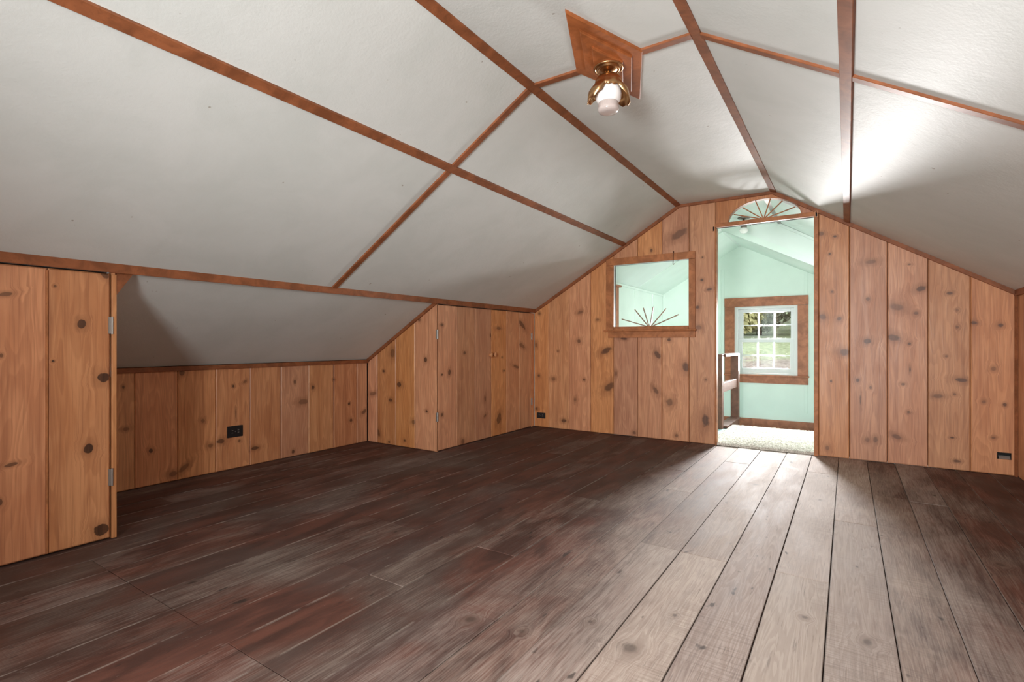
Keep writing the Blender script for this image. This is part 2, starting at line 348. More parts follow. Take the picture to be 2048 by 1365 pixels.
def prism(name, wall, poly, t, mat, parent=None, ch=0.004, lift=0.0, base=None, eb=(0, 0, 1)):
    """a board: poly in wall coordinates (across, up), t thick behind the wall face, edges chamfered"""
    O, EA, NN = (Vector(q) for q in AX[wall]); EB = Vector(eb); O = O + NN * lift
    bm_ = bmesh.new(); fr = inset(poly, ch); n = len(poly)
    L = [[bm_.verts.new(O + EA * a + EB * b + NN * d) for a, b in P] for P, d in ((poly, -t), (poly, -ch * 0.8), (fr, 0.0))]
    for k in range(2):
        for i in range(n):
            j = (i + 1) % n; bm_.faces.new((L[k][i], L[k][j], L[k + 1][j], L[k + 1][i]))
    bm_.faces.new(L[0][::-1]); bm_.faces.new(L[2])
    return link(name, bm_, mat, parent, base)
def bar(bm_, p0, p1, nrm, wd, th, ch=0.002):
    """a strip from p0 to p1 lying on a surface with normal nrm"""
    p0, p1, nrm = Vector(p0), Vector(p1), Vector(nrm).normalized()
    d = (p1 - p0).normalized(); s = d.cross(nrm).normalized()
    prof = [(-wd / 2, 0), (-wd / 2, th - ch), (-wd / 2 + ch, th), (wd / 2 - ch, th), (wd / 2, th - ch), (wd / 2, 0)]
    R = [[bm_.verts.new(p + s * a + nrm * b) for a, b in prof] for p in (p0, p1)]
    n = len(prof)
    for i in range(n): bm_.faces.new((R[0][i], R[0][(i + 1) % n], R[1][(i + 1) % n], R[1][i]))
    bm_.faces.new(R[0][::-1]); bm_.faces.new(R[1])
def strip(name, p0, p1, nrm, wd, th, mat, parent=None, base=None):
    bm_ = bmesh.new(); bar(bm_, p0, p1, nrm, wd, th); return link(name, bm_, mat, parent, base)
def lathe(bm_, prof, cx, cy, seg=32, fn=None):
    rings = []
    for r, z in prof:
        if r < 1e-5: rings.append([bm_.verts.new((cx, cy, z))]); continue
        row = []
        for i in range(seg):
            a = 2 * PI * i / seg; rr, zz = (r, z) if fn is None else fn(a, r, z)
            row.append(bm_.verts.new((cx + rr * math.cos(a), cy + rr * math.sin(a), zz)))
        rings.append(row)
    for k in range(len(rings) - 1):
        a, b = rings[k], rings[k + 1]
        for i in range(seg):
            j = (i + 1) % seg
            if len(a) == 1 and len(b) == 1: continue
            if len(a) == 1: bm_.faces.new((a[0], b[j], b[i]))
            elif len(b) == 1: bm_.faces.new((a[i], a[j], b[0]))
            else: bm_.faces.new((a[i], a[j], b[j], b[i]))
def tube(bm_, pts, r, seg=8):
    pts = [Vector(p) for p in pts]; rows = []
    for i, p in enumerate(pts):
        d = (pts[min(i + 1, len(pts) - 1)] - pts[max(i - 1, 0)]).normalized()
        s = d.orthogonal().normalized() if i == 0 else (s - d * s.dot(d)).normalized()
        q = d.cross(s)
        rows.append([bm_.verts.new(p + (s * math.cos(2 * PI * k / seg) + q * math.sin(2 * PI * k / seg)) * r) for k in range(seg)])
    for a, b in zip(rows, rows[1:]):
        for k in range(seg): bm_.faces.new((a[k], a[(k + 1) % seg], b[(k + 1) % seg], b[k]))
    bm_.faces.new(rows[0][::-1]); bm_.faces.new(rows[-1])
def structure(name, bm_, mat):
    o = link(name, bm_, mat); o['kind'] = 'structure'; return o
def empty(name, loc, label=None, cat=None, group=None, kind=None):
    o = bpy.data.objects.new(name, None); COL.objects.link(o); o.location = loc; o.empty_display_size = 0.1
    if label: o['label'] = label
    if cat: o['category'] = cat
    if group: o['group'] = group
    if kind: o['kind'] = kind
    return o
def cut(o, x0, x1, y0, y1, z0, z1):
    """cut a box-shaped hole out of a board"""
    bm_ = bmesh.new(); add_box(bm_, x0, x1, y0, y1, z0, z1); c = link('cutter', bm_, M['slot'])
    md = o.modifiers.new('hole', 'BOOLEAN'); md.operation = 'DIFFERENCE'; md.object = c; md.solver = 'EXACT'
    bpy.context.view_layer.update()
    me = bpy.data.meshes.new_from_object(o.evaluated_get(bpy.context.evaluated_depsgraph_get()))
    o.modifiers.clear(); o.data = me; bpy.data.objects.remove(c)

KNOTS = {
 'L': [(0.93,1.093,0.0177,0.022,0), (1.018,0.824,0.0271,0.0277,0), (0.957,0.477,0.02,0.0271,0), (1.012,0.06,0.0312,0.0327,0), (0.659,1.216,0.026,0.0089,15), (0.68,0.453,0.0264,0.009,10), (0.647,0.944,0.0064,0.0111,0), (0.83,1.267,0.006,0.006,0), (0.823,0.913,0.006,0.006,0), (1.024,1.343,0.0251,0.0151,-40), (0.644,0.294,0.0064,0.0133,0), (3.586,1.166,0.021,0.0139,0), (3.918,0.902,0.0196,0.0171,0), (3.692,0.722,0.0218,0.0282,-20), (3.586,0.334,0.0175,0.0185,0), (3.894,0.035,0.0272,0.0244,0), (4.256,0.421,0.0131,0.031,0), (4.256,0.245,0.0262,0.0155,30), (4.5,1.155,0.0473,0.0161,0), (4.852,0.728,0.0632,0.017,-15), (4.974,1.207,0.0765,0.0288,-35), (4.974,0.965,0.0654,0.023,-20), (4.362,1.078,0.0226,0.021,0), (4.509,0.182,0.0379,0.0645,-20), (3.586,0.704,0.0105,0.0092,0), (4.566,0.842,0.0144,0.0108,0), (4.605,0.694,0.0195,0.0109,0)],
 'D': [(1.789,0.781,0.0236,0.0255,0), (1.934,0.412,0.0143,0.0169,0), (1.988,0.215,0.022,0.019,0), (2.163,0.656,0.0099,0.0119,0), (2.255,0.686,0.0205,0.0121,30), (2.182,0.436,0.006,0.0397,0), (2.064,0.237,0.0342,0.0213,0), (2.21,0.217,0.0121,0.012,0), (2.338,0.135,0.0383,0.0164,0), (2.7,0.657,0.0122,0.022,0), (2.789,0.473,0.0558,0.0268,0), (2.683,0.045,0.0145,0.0197,0), (1.443,0.418,0.0229,0.0135,0), (1.591,0.247,0.0153,0.0174,0), (1.802,0.082,0.0511,0.0183,35), (1.733,0.056,0.0329,0.0216,0), (3.282,0.406,0.015,0.0146,0), (3.306,0.242,0.0181,0.0196,0), (2.881,0.596,0.0156,0.0227,20), (3.466,0.307,0.0383,0.0201,30), (2.558,-0.001,0.0138,0.0086,0), (1.429,0.701,0.0085,0.0134,0), (3.108,0.65,0.0113,0.0095,0)],
 'R': [(-3.696,0.898,0.0342,0.0486,0), (-3.822,0.719,0.0212,0.0148,0), (-3.608,0.595,0.0336,0.0265,0), (-3.724,0.439,0.0276,0.0195,0), (-3.98,0.488,0.0581,0.0201,10), (-3.264,0.842,0.0218,0.0278,0), (-3.252,0.366,0.0155,0.0139,0), (-3.416,0.251,0.0322,0.0236,0), (-3.893,0.101,0.0215,0.0447,20), (-3.744,0.027,0.0173,0.0147,0), (-3.534,0.064,0.0198,0.0143,0), (-3.346,1.215,0.019,0.0187,0), (-4.091,0.284,0.0373,0.0203,20)],
 'F': [(-1.419,2.102,0.1083,0.0455,28), (-1.707,1.964,0.0158,0.0209,0), (-1.196,1.844,0.0095,0.0099,0), (-1.203,1.62,0.019,0.0198,0), (-1.134,1.524,0.0327,0.0147,10), (-1.243,1.352,0.0239,0.0199,0), (-1.231,1.153,0.0334,0.0248,-20), (-1.165,0.635,0.0141,0.0148,0), (-1.167,0.232,0.0376,0.0788,0), (-1.36,0.753,0.0392,0.0553,10), (-1.52,0.391,0.0405,0.046,0), (-1.449,0.056,0.02,0.0203,0), (-1.664,0.507,0.0261,0.0519,30), (-1.644,0.875,0.0312,0.057,30), (-1.525,1.03,0.0203,0.0205,0), (-2.213,0.912,0.0756,0.0329,25), (-2.178,0.513,0.0808,0.0437,40), (-2.009,1.043,0.0448,0.0161,0), (-2.097,0.663,0.0171,0.0325,0), (-1.893,0.043,0.0219,0.0213,0), (-3.104,0.97,0.0207,0.0358,0), (-3.066,0.607,0.0206,0.0238,0), (-2.867,0.579,0.0331,0.0233,0), (-3.097,0.213,0.0207,0.0179,0), (-3.058,1.347,0.0206,0.0178,0), (-2.808,0.901,0.0131,0.0116,0), (-2.527,1.344,0.0372,0.0226,20), (-2.539,1.017,0.0249,0.0283,0), (-2.73,0.1,0.0386,0.0231,0), (-2.477,0.583,0.0185,0.0169,0), (-2.589,0.351,0.0189,0.0284,0), (-1.722,1.449,0.0159,0.0157,0), (-2.313,1.254,0.0238,0.0166,0), (-0.194,1.959,0.03,0.022,-15), (-0.09,1.925,0.0183,0.013,0), (-0.128,1.776,0.0111,0.0109,0), (-0.112,1.444,0.0111,0.0109,0), (-0.183,1.228,0.0337,0.0264,-15), (-0.06,1.207,0.0218,0.0216,0), (-0.021,0.922,0.0466,0.0344,0), (-0.119,0.664,0.0074,0.0109,0), (-0.145,0.077,0.0186,0.0262,0), (0.166,1.679,0.0445,0.021,0), (0.145,1.369,0.0173,0.0211,0), (0.142,1.012,0.0345,0.0253,10), (0.074,0.681,0.0141,0.017,0), (0.164,0.621,0.0103,0.0168,0), (0.142,0.181,0.0207,0.0253,0), (0.197,0.187,0.0204,0.0293,0), (0.093,0.516,0.006,0.0509,0), (0.422,1.638,0.0129,0.0081,0), (0.496,1.436,0.0439,0.0242,20), (0.338,1.293,0.0556,0.0329,-20), (0.463,1.24,0.0191,0.0162,0), (0.318,1.041,0.0526,0.033,-15), (0.422,0.992,0.0129,0.0122,0), (0.38,0.66,0.0162,0.0123,0), (0.416,0.434,0.0129,0.0122,30), (0.338,0.226,0.0426,0.0206,-20), (0.426,0.78,0.0064,0.0285,0), (0.673,1.389,0.021,0.0157,0), (0.718,1.254,0.0104,0.0137,0), (0.718,1.121,0.0104,0.0137,0), (0.653,0.893,0.0121,0.0118,0), (0.743,0.708,0.0498,0.0195,-5), (0.602,0.575,0.0427,0.0199,0), (0.702,0.596,0.0119,0.0118,20), (0.687,0.254,0.015,0.0079,0), (0.718,0.073,0.0267,0.0117,0), (0.968,1.132,0.0193,0.0189,0), (0.816,1.154,0.0231,0.0154,0), (0.927,0.802,0.0168,0.019,0), (0.872,0.548,0.0142,0.0153,0), (0.991,0.533,0.0137,0.015,0), (0.927,0.278,0.014,0.0114,0)],
}

def knots_in(wall, a0, a1, b0, b1):
    return [k for k in KNOTS.get(wall, []) if a0 - 0.01 < k[0] < a1 + 0.01 and b0 - 0.03 < k[1] < b1 + 0.03]
SHARED = {0: pine('knotty_pine_across_x', 0), 1: pine('knotty_pine_across_y', 1)}
def pine_board(name, wall, poly, parent, t=0.02, lift=0.0, ch=0.006, base=None, tint=None):
    As, Bs = [q[0] for q in poly], [q[1] for q in poly]
    ax = 1 if wall in 'LDE' else 0
    ks = knots_in(wall, min(As), max(As), min(Bs), max(Bs))
    mat = pine('knotty_pine_board', ax, ks, tint, 2, {'F': 0.78, 'L': 0.93}.get(wall, 0.85)) if (ks or tint) else SHARED[ax]
    return prism(name, wall, poly, t, mat, parent, ch, lift, base)

# ------------------------------------------------------------------ floor
bm_ = bmesh.new(); add_box(bm_, XD - 0.1, XR + 0.1, YB - 0.1, YF + 0.03, -0.12, -0.021)
floor = structure('floor', bm_, M['backing'])
seams = [XD - 0.02, -3.89, -3.70, -3.50, -3.305, -3.105, -2.905, -2.71, -2.51, -2.31, -2.115, -1.915, -1.72, -1.52, -1.30, -1.057, -0.866, -0.668, -0.457, -0.262, -0.062, 0.137, 0.325, 0.512, 0.712, 0.905, XR + 0.02]
FJ = {16: [4.57, 2.49, 0.3], 17: [4.57, 2.48, 0.9], 18: [1.2], 19: [4.565, 2.50, 0.4], 20: [3.4, 0.9], 21: [4.1, 1.6], 22: [4.06, 2.0], 15: [3.5, 1.1]}
rf = random.Random(11)
for i in range(len(seams) - 1):
    ys = sorted(FJ.get(i) or [y for y in (rf.choice([4.57, 4.06, 3.55, 3.0]), rf.choice([2.5, 2.0, 1.5]), rf.choice([0.9, 0.4]))])
    ys = [YB - 0.02] + ys + [YF + 0.03]
    for k in range(len(ys) - 1):
        g = 0.0007 + rf.random() * 0.0010; h = (rf.random() - 0.5) * 0.003
        a, b, y0, y1 = seams[i] + g, seams[i + 1] - g, ys[k] + 0.001, ys[k + 1] - 0.001
        sk = (rf.random() - 0.5) * 0.0016
        bm_ = bmesh.new(); poly = [(a, y0), (b, y0 + sk), (b, y1), (a, y1 + sk)]; fr = inset(poly, 0.0013)
        L = [[bm_.verts.new((p[0], p[1], z)) for p in P] for P, z in ((poly, -0.021), (poly, h - 0.0014), (fr, h))]
        for q in range(2):
            for j in range(4): bm_.faces.new((L[q][j], L[q][(j + 1) % 4], L[q + 1][(j + 1) % 4], L[q + 1][j]))
        bm_.faces.new(L[2]); bm_.faces.new(L[0][::-1])
        link('floorboard', bm_, M['floor'], floor)

# ------------------------------------------------------------------ ceiling: panels between strips
bm_ = bmesh.new()
prof = [(XD - 0.15, zl(XD - 0.15)), (XA, ZC), (XB, ZC), (XR + 0.15, zr(XR + 0.15))]
for (x0, z0), (x1, z1) in zip(prof, prof[1:]):
    v = [bm_.verts.new(p) for p in ((x0, YB - 0.1, z0 + 0.02), (x1, YB - 0.1, z1 + 0.02), (x1, YF + 0.02, z1 + 0.02), (x0, YF + 0.02, z0 + 0.02),
                                    (x0, YB - 0.1, z0 + 0.1), (x1, YB - 0.1, z1 + 0.1), (x1, YF + 0.02, z1 + 0.1), (x0, YF + 0.02, z0 + 0.1))]
    for f in ((0, 3, 2, 1), (4, 5, 6, 7), (0, 1, 5, 4), (1, 2, 6, 5), (2, 3, 7, 6), (3, 0, 4, 7)): bm_.faces.new([v[i] for i in f])
ceiling = structure('ceiling', bm_, M['deck'])
def zs(x): return zroof(x)
def panel(x0, x1, y0, y1):
    bm_ = bmesh.new()
    g = 0.001
    lo = [(x0 + g, y0 + g, zs(x0 + g)), (x1 - g, y0 + g, zs(x1 - g)), (x1 - g, y1 - g, zs(x1 - g)), (x0 + g, y1 - g, zs(x0 + g))]
    a = [bm_.verts.new(p) for p in lo]; b = [bm_.verts.new((p[0], p[1], p[2] + 0.018)) for p in lo]
    bm_.faces.new(a[::-1]); bm_.faces.new(b)
    for i in range(4): bm_.faces.new((a[i], a[(i + 1) % 4], b[(i + 1) % 4], b[i]))
    link('ceiling_panel', bm_, M['ceil'], ceiling)
for x0, x1 in ((XL, XM), (XM, XA), (XA, XB), (XB, XN), (XN, XR)):
    for y0, y1 in ((YB, YX), (YX, YF)): panel(x0, x1, y0, y1)
panel(XD, XL, YL - 0.02, YC + 0.02)
NL, NR, NF = Vector((SL, 0, -1)), Vector((-SR, 0, -1)), Vector((0, 0, -1))
def cstrip(p0, p1, n, wd=0.05, th=0.013): return strip('trim_strip', p0, p1, n, wd, th, M['trim'], ceiling)
cstrip((XM, YB, zl(XM)), (XM, YF, zl(XM)), NL); cstrip((XN, YB, zr(XN)), (XN, YF, zr(XN)), NR)
cstrip((XA, YB, ZC), (XA, YF, ZC), NL.normalized() + NF, 0.052, 0.014); cstrip((XB, YB, ZC), (XB, YF, ZC), NR.normalized() + NF, 0.052, 0.014)
for x0, x1, n in ((XL + 0.03, XM - 0.022, NL), (XM + 0.022, XA - 0.022, NL), (XB + 0.022, XN - 0.022, NR), (XN + 0.022, XR, NR)):
    cstrip((x0, YX, zs(x0)), (x1, YX, zs(x1)), n, 0.042, 0.011)
cstrip((XA + 0.025, YX, ZC), (-1.13, YX, ZC), NF, 0.042, 0.011); cstrip((-0.835, YX, ZC), (XB - 0.025, YX, ZC), NF, 0.042, 0.011)
# trim along the knee line, the alcove and the rakes
def trim(n, parts, mat=None):
    bm_ = bmesh.new()
    for q in parts: bar(bm_, *q)
    return structure('trim_%d' % n, bm_, mat or M['trim'])
trim(1, [((XL + 0.012, YB, zl(XL) - 0.002), (XL + 0.012, YF, zl(XL) - 0.002), (1, 0, -0.12), 0.05, 0.016)])
trim(2, [((XD, YL, 0.812), (XD, YC, 0.812), (1, 0, 0), 0.034, 0.018)])
trim(3, [((XD, YC, zl(XD) - 0.014), (XL, YC, zl(XL) - 0.014), (0, -1, 0), 0.034, 0.016)])
trim(4, [((XL, YF, zl(XL) - 0.016), (XA, YF, ZC - 0.016), (0, -1, 0), 0.036, 0.018)])
trim(5, [((XA, YF, ZC - 0.012), (XB, YF, ZC - 0.012), (0, -1, 0), 0.030, 0.018)])
trim(6, [((XB, YF, ZC - 0.016), (XR, YF, ZK - 0.016), (0, -1, 0), 0.036, 0.018)])
trim(7, [((XR - 0.004, YB, ZK - 0.012), (XR - 0.004, YF, ZK - 0.012), (-1, 0, 0), 0.045, 0.016)])
trim(8, [((XR - 0.008, YF - 0.008, 0.0), (XR - 0.008, YF - 0.008, ZK), (-1, -1, 0), 0.022, 0.006)])

# ------------------------------------------------------------------ far wall (the wall with the doorway)
PT = (-2.12, -1.326, 1.172, 1.84)          # opening of the pass-through window
DX0, DX1, DZ = -1.065, -0.247, 2.12        # doorway
FCX, FRX, FZ0, FRZ = -0.6535, 0.3105, 2.158, 0.184
def fan_pt(a): return (FCX + FRX * math.cos(a), FZ0 + FRZ * math.sin(a))
def rake(x0, x1, dz=0.0):
    xs = [x1] + [x for x in (XB, XA) if x0 < x < x1] + [x0]
    return [(x, zroof(x) - dz) for x in xs]
def wall_slab(y0, y1, mat, name, xr):
    bm_ = bmesh.new()
    def poly(P):
        a = [bm_.verts.new((x, y0, z)) for x, z in P]; b = [bm_.verts.new((x, y1, z)) for x, z in P]
        bm_.faces.new(a); bm_.faces.new(b[::-1])
        for i in range(len(P)): bm_.faces.new((a[i], b[i], b[(i + 1) % len(P)], a[(i + 1) % len(P)]))
    poly([(XL - 1.0, 0), (PT[0], 0)] + rake(XL - 1.0, PT[0], -0.03))
    poly([(PT[0], 0), (PT[1], 0), (PT[1], PT[2]), (PT[0], PT[2])])
    poly([(PT[0], PT[3]), (PT[1], PT[3])] + rake(PT[0], PT[1], -0.03))
    poly([(PT[1], 0), (DX0, 0)] + rake(PT[1], DX0, -0.03))
    arc = [fan_pt(PI - PI * i / 24) for i in range(25)]
    poly([(DX0, FZ0)] + [fan_pt(PI)] + arc[1:-1] + [fan_pt(0)] + [(DX1, FZ0)] + rake(DX0, DX1, -0.03))
    poly([(DX0, DZ), (DX1, DZ), (DX1, FZ0), (DX0, FZ0)])
    poly([(DX1, 0), (xr, 0)] + rake(DX1, xr, -0.03))
    return structure(name, bm_, mat)
wall_far = wall_slab(YF + 0.0205, YF + 0.035, M['backing'], 'wall_far', XR + 0.1)
hall_near = wall_slab(YF + 0.036, YF + 0.056, M['mint'], 'wall_hall_near', XR + 0.1)
G = 0.0018
fs = [XL, -2.934, -2.665, -2.398, -2.126, -1.857, -1.599, -1.326, -1.074]
outlet_plank = None
for x0, x1 in zip(fs, fs[1:]):
    x0 += G; x1 -= G
    if -2.13 < x0 and x1 < -1.3:
        pine_board('plank', 'F', [(x0, 0.004), (x1, 0.004), (x1, 1.10), (x0, 1.10)], wall_far)
        pine_board('plank', 'F', [(x0, 1.87), (x1, 1.87)] + rake(x0, x1, 0.004), wall_far)
    else:
        pine_board('plank', 'F', [(x0, 0.004), (x1, 0.004)] + rake(x0, x1, 0.004), wall_far)
rs = [-0.213, 0.015, 0.278, 0.54, 0.796, 1.054]
for x0, x1 in zip(rs, rs[1:]):
    o = pine_board('plank', 'F', [(x0 + G, 0.004), (x1 - G, 0.004)] + rake(x0 + G, x1 - G, 0.004), wall_far)
    outlet_plank = o
# boards over the doorway with the half-round cut-out
tint = (0.86, 0.78, 0.72)
def arc_between(x0, x1):
    P = [fan_pt(PI - PI * i / 40) for i in range(41)]
    q = [p for p in P if x0 < p[0] < x1]
    def at(x): return (x, FZ0 + FRZ * math.sqrt(max(0, 1 - ((x - FCX) / FRX) ** 2)))
    return q, at
for x0, x1 in ((-1.074, -0.801), (-0.801, -0.511), (-0.511, -0.25)):
    x0 += G; x1 -= G
    q, at = arc_between(x0, x1)
    if x0 < FCX - FRX: low = [(x0, FZ0), (FCX - FRX, FZ0)] + q + [at(x1)]
    elif x1 > FCX + FRX: low = [at(x0)] + q + [(FCX + FRX, FZ0), (x1, FZ0)]
    else: low = [at(x0)] + q + [at(x1)]
    low = [p for i, p in enumerate(low) if i == 0 or (Vector(p) - Vector(low[i - 1])).length > 1e-4]
    pine_board('plank', 'F', low + rake(x0, x1, 0.004), wall_far, ch=0.0015, tint=tint)

# doorway
door = structure('door_1', bmesh.new(), M['frame'])
def fbox(name, x0, x1, z0, z1, out, back, mat, parent, bev=0.002): return box(name, x0, x1, YF - out, YF + back, z0, z1, mat, parent, None, bev)
fbox('side_casing', DX1, -0.213, 0.0, zr(-0.213) - 0.035, 0.012, 0.056, M['frame'], door)
fbox('side_casing', -1.076, DX0 + 0.002, 0.0, 2.115, 0.004, 0.058, M['frame'], door)
fbox('transom_bar', -1.076, -0.235, DZ, FZ0, 0.014, 0.056, M['frame'], door)
bm_ = bmesh.new()
arcs = [fan_pt(PI * i / 40) for i in range(41)]
for (a, b) in zip(arcs, arcs[1:]):
    c, d = (FCX + (a[0] - FCX) * 0.985, FZ0 + (a[1] - FZ0) * 0.975), (FCX + (b[0] - FCX) * 0.985, FZ0 + (b[1] - FZ0) * 0.975)
    v = [bm_.verts.new((p[0], y, p[1])) for y in (YF - 0.003, YF + 0.056) for p in (a, b, d, c)]
    for f in ((0, 1, 2, 3), (7, 6, 5, 4), (0, 4, 5, 1), (2, 6, 7, 3)): bm_.faces.new([v[i] for i in f])
link('arch_liner', bm_, M['frame'], door)
for x, z in ((-0.912, 2.233), (-0.834, 2.288), (-0.721, 2.331), (-0.597, 2.334), (-0.498, 2.302), (-0.397, 2.230)):
    strip('fan_stick', (FCX, YF + 0.03, FZ0 - 0.005), (x, YF + 0.03, z), (0, -1, 0), 0.009, 0.012, M['frame'], door)
def bracket(xc, z0, z1, y):
    b = empty('curtain_bracket', (xc, y, z0), None, None)
    bm_ = bmesh.new(); t = 0.005
    for q in ((xc - 0.012, xc + 0.012, z0, z0 + t), (xc - 0.012, xc + 0.012, z1 - t, z1), (xc - 0.012, xc - 0.012 + t, z0 + t, z1 - t), (xc + 0.012 - t, xc + 0.012, z0 + t, z1 - t)):
        add_box(bm_, q[0], q[1], y - 0.008, y, q[2], q[3])
    link('bracket_frame', bm_, M['knobw'], b, (xc, y, z0))
    box('bracket_recess', xc - 0.008, xc + 0.008, y - 0.002, y, z0 + t, z1 - t, M['slot'], b, (xc, y, z0))
    return b
b = bracket(-1.089, 2.085, 2.138, YF); b['label'] = 'small pale slot bracket left of the doorway transom bar'; b['category'] = 'bracket'; b['group'] = 'brackets beside the transom'
b = bracket(-0.228, 2.108, 2.162, YF - 0.012); b['label'] = 'small pale slot bracket on the right casing of the doorway'; b['category'] = 'bracket'; b['group'] = 'brackets beside the transom'

# pass-through window into the hall
win = structure('window_1', bmesh.new(), M['frame'])
fbox('frame_stile', -2.207, -2.12, 1.137, 1.838, 0.016, 0.0, M['frame'], win)
fbox('frame_stile', -1.326, -1.263, 1.137, 1.838, 0.016, 0.0, M['frame'], win)
fbox('frame_head', -2.207, -1.263, 1.84, 1.913, 0.017, 0.0, M['frame'], win)
fbox('frame_rail', -2.119, -1.327, 1.137, 1.172, 0.014, 0.056, M['frame'], win)
fbox('sill', -2.225, -1.248, 1.118, 1.137, 0.05, 0.0, M['frame'], win, 0.006)
fbox('apron', -2.185, -1.262, 1.054, 1.118, 0.018, 0.0, M['frame'], win)
fbox('jamb_liner', -2.128, -2.12, 1.172, 1.84, 0.0, 0.056, M['vinyl'], win, 0.0); fbox('jamb_liner', -1.326, -1.318, 1.172, 1.84, 0.0, 0.056, M['vinyl'], win, 0.0)
fbox('jamb_liner', -2.12, -1.326, 1.84, 1.848, 0.0, 0.056, M['vinyl'], win, 0.0)
for (x, z), sx in zip(((-2.042, 1.256), (-1.897, 1.354), (-1.804, 1.370), (-1.697, 1.377), (-1.563, 1.353), (-1.436, 1.287)), (-0.022, -0.013, -0.006, 0.003, 0.012, 0.022)):
    strip('sunburst_stick', (-1.735 + sx, YF + 0.034, 1.170), (x, YF + 0.034, z), (0, -1, 0), 0.010, 0.012, M['stick'], win)
hk = empty('wire_hook', (-1.475, YF - 0.018, 1.80), 'thin dark wire hook hanging over the pass-through frame head', 'hook')
bm_ = bmesh.new(); tube(bm_, [(-1.475, YF - 0.0205, 1.915), (-1.475, YF - 0.0215, 1.88), (-1.476, YF - 0.0215, 1.835), (-1.478, YF - 0.024, 1.80), (-1.470, YF - 0.030, 1.793), (-1.462, YF - 0.030, 1.80)], 0.0035, 6)
link('wire', bm_, M['hook'], hk, (-1.475, YF - 0.018, 1.80))
bm_ = bmesh.new(); lathe(bm_, [(0, 1.930), (0.006, 1.927), (0.007, 1.920), (0.004, 1.913), (0, 1.912)], -1.475, YF - 0.0205, 10); link('wire_tip', bm_, M['hook'], hk, (-1.475, YF - 0.018, 1.80))

# ------------------------------------------------------------------ left side: alcove, closets
bm_ = bmesh.new(); add_box(bm_, XD - 0.06, XD - 0.0205, YL - 0.1, YC + 0.1, -0.1, 0.86)
wall_left = structure('wall_left', bm_, M['backing'])
ds = [1.085, 1.225, 1.495, 1.762, 2.029, 2.296, 2.568, 2.835, 3.105, 3.379, 3.510]
for y0, y1 in zip(ds, ds[1:]):
    pine_board('plank', 'D', [(y0 + G, 0.004), (y1 - G, 0.004), (y1 - G, 0.815), (y0 + G, 0.815)], wall_left)

def closet_door(parent, base, ys, z0, z1, hinge_y, zhs, knob_y=None):
    bm_ = bmesh.new(); add_box(bm_, XL - 0.034, XL - 0.0205, ys[0] + 0.002, ys[-1] - 0.002, z0 + 0.01, z1 - 0.01)
    d = link('closet_door', bm_, M['backing'], parent, base)
    for a, b in zip(ys, ys[1:]):
        o = pine_board('plank', 'L', [(a + G, z0), (b - G, z0), (b - G, z1), (a + G, z1)], d)
        for v in o.data.vertices: v.co -= Vector(base)
    for a, b in zhs:
        bm_ = bmesh.new(); add_box(bm_, XL - 0.003, XL + 0.0025, hinge_y - 0.014, hinge_y + 0.014, a, b)
        lathe(bm_, [(0, a - 0.003), (0.0055, a - 0.002), (0.0055, b + 0.002), (0, b + 0.003)], XL + 0.006, hinge_y, 10)
        link('hinge', bm_, M['steel'], d, base)
    if knob_y is not None:
        bm_ = bmesh.new()
        prof = [(0, 0.0), (0.013, 0.001), (0.009, 0.008), (0.009, 0.014), (0.017, 0.020), (0.020, 0.027), (0.015, 0.033), (0, 0.035)]
        lathe(bm_, prof, 0, 0, 16)
        bmesh.ops.transform(bm_, matrix=Matrix.Translation((XL, knob_y, 0.873)) @ Matrix.Rotation(PI / 2, 4, 'Y') @ Matrix.Diagonal((1.35, 1.0, 1.0, 1.0)), verts=bm_.verts)
        link('knob', bm_, M['knobw'], d, base, True)
    return d
ZT = 1.350
# right closet (between alcove and far wall)
cb = (XL - 0.4, (YC + YF) / 2, 0)
cl = empty('built_in_closet', cb, 'knotty pine closet with two plank doors and small wooden knobs in the far corner', 'closet')
d1 = closet_door(cl, cb, [3.524, 3.795, 4.086, 4.370], 0.008, ZT, 3.520, ((0.281, 0.361), (1.036, 1.118)), 4.338)
d2 = closet_door(cl, cb, [4.373, 4.654, 4.920, 5.183], 0.008, ZT, 5.186, ((0.264, 0.341), (1.035, 1.112)), 4.408)
def lboard(name, wall, poly, parent, base, **kw):
    o = pine_board(name, wall, poly, parent, **kw)
    for v in o.data.vertices: v.co -= Vector(base)
    return o
lboard('stile', 'L', [(3.5115, 0.004), (3.522, 0.004), (3.522, ZT + 0.03), (3.5115, ZT + 0.03)], cl, cb, ch=0.001)
lboard('stile', 'L', [(5.187, 0.004), (5.2445, 0.004), (5.2445, ZT), (5.187, ZT)], cl, cb, ch=0.002)
rr_ = [XD, -3.914, -3.655, -3.400, XL]
for x0, x1 in zip(rr_, rr_[1:]):
    x0 += G; x1 -= (G if x1 < XL - 0.01 else 0)
    lboard('side_plank', 'R', [(x0, 0.004), (x1, 0.004), (x1, zl(x1) - 0.004), (x0, zl(x0) - 0.004)], cl, cb)
bm_ = bmesh.new()
add_box(bm_, XD, XL - 0.04, YC + 0.0205, YC + 0.03, -0.03, 0.82); add_box(bm_, XL - 0.06, XL - 0.04, YC + 0.03, YF, -0.03, 1.36)
link('carcass', bm_, M['backing'], cl, cb)
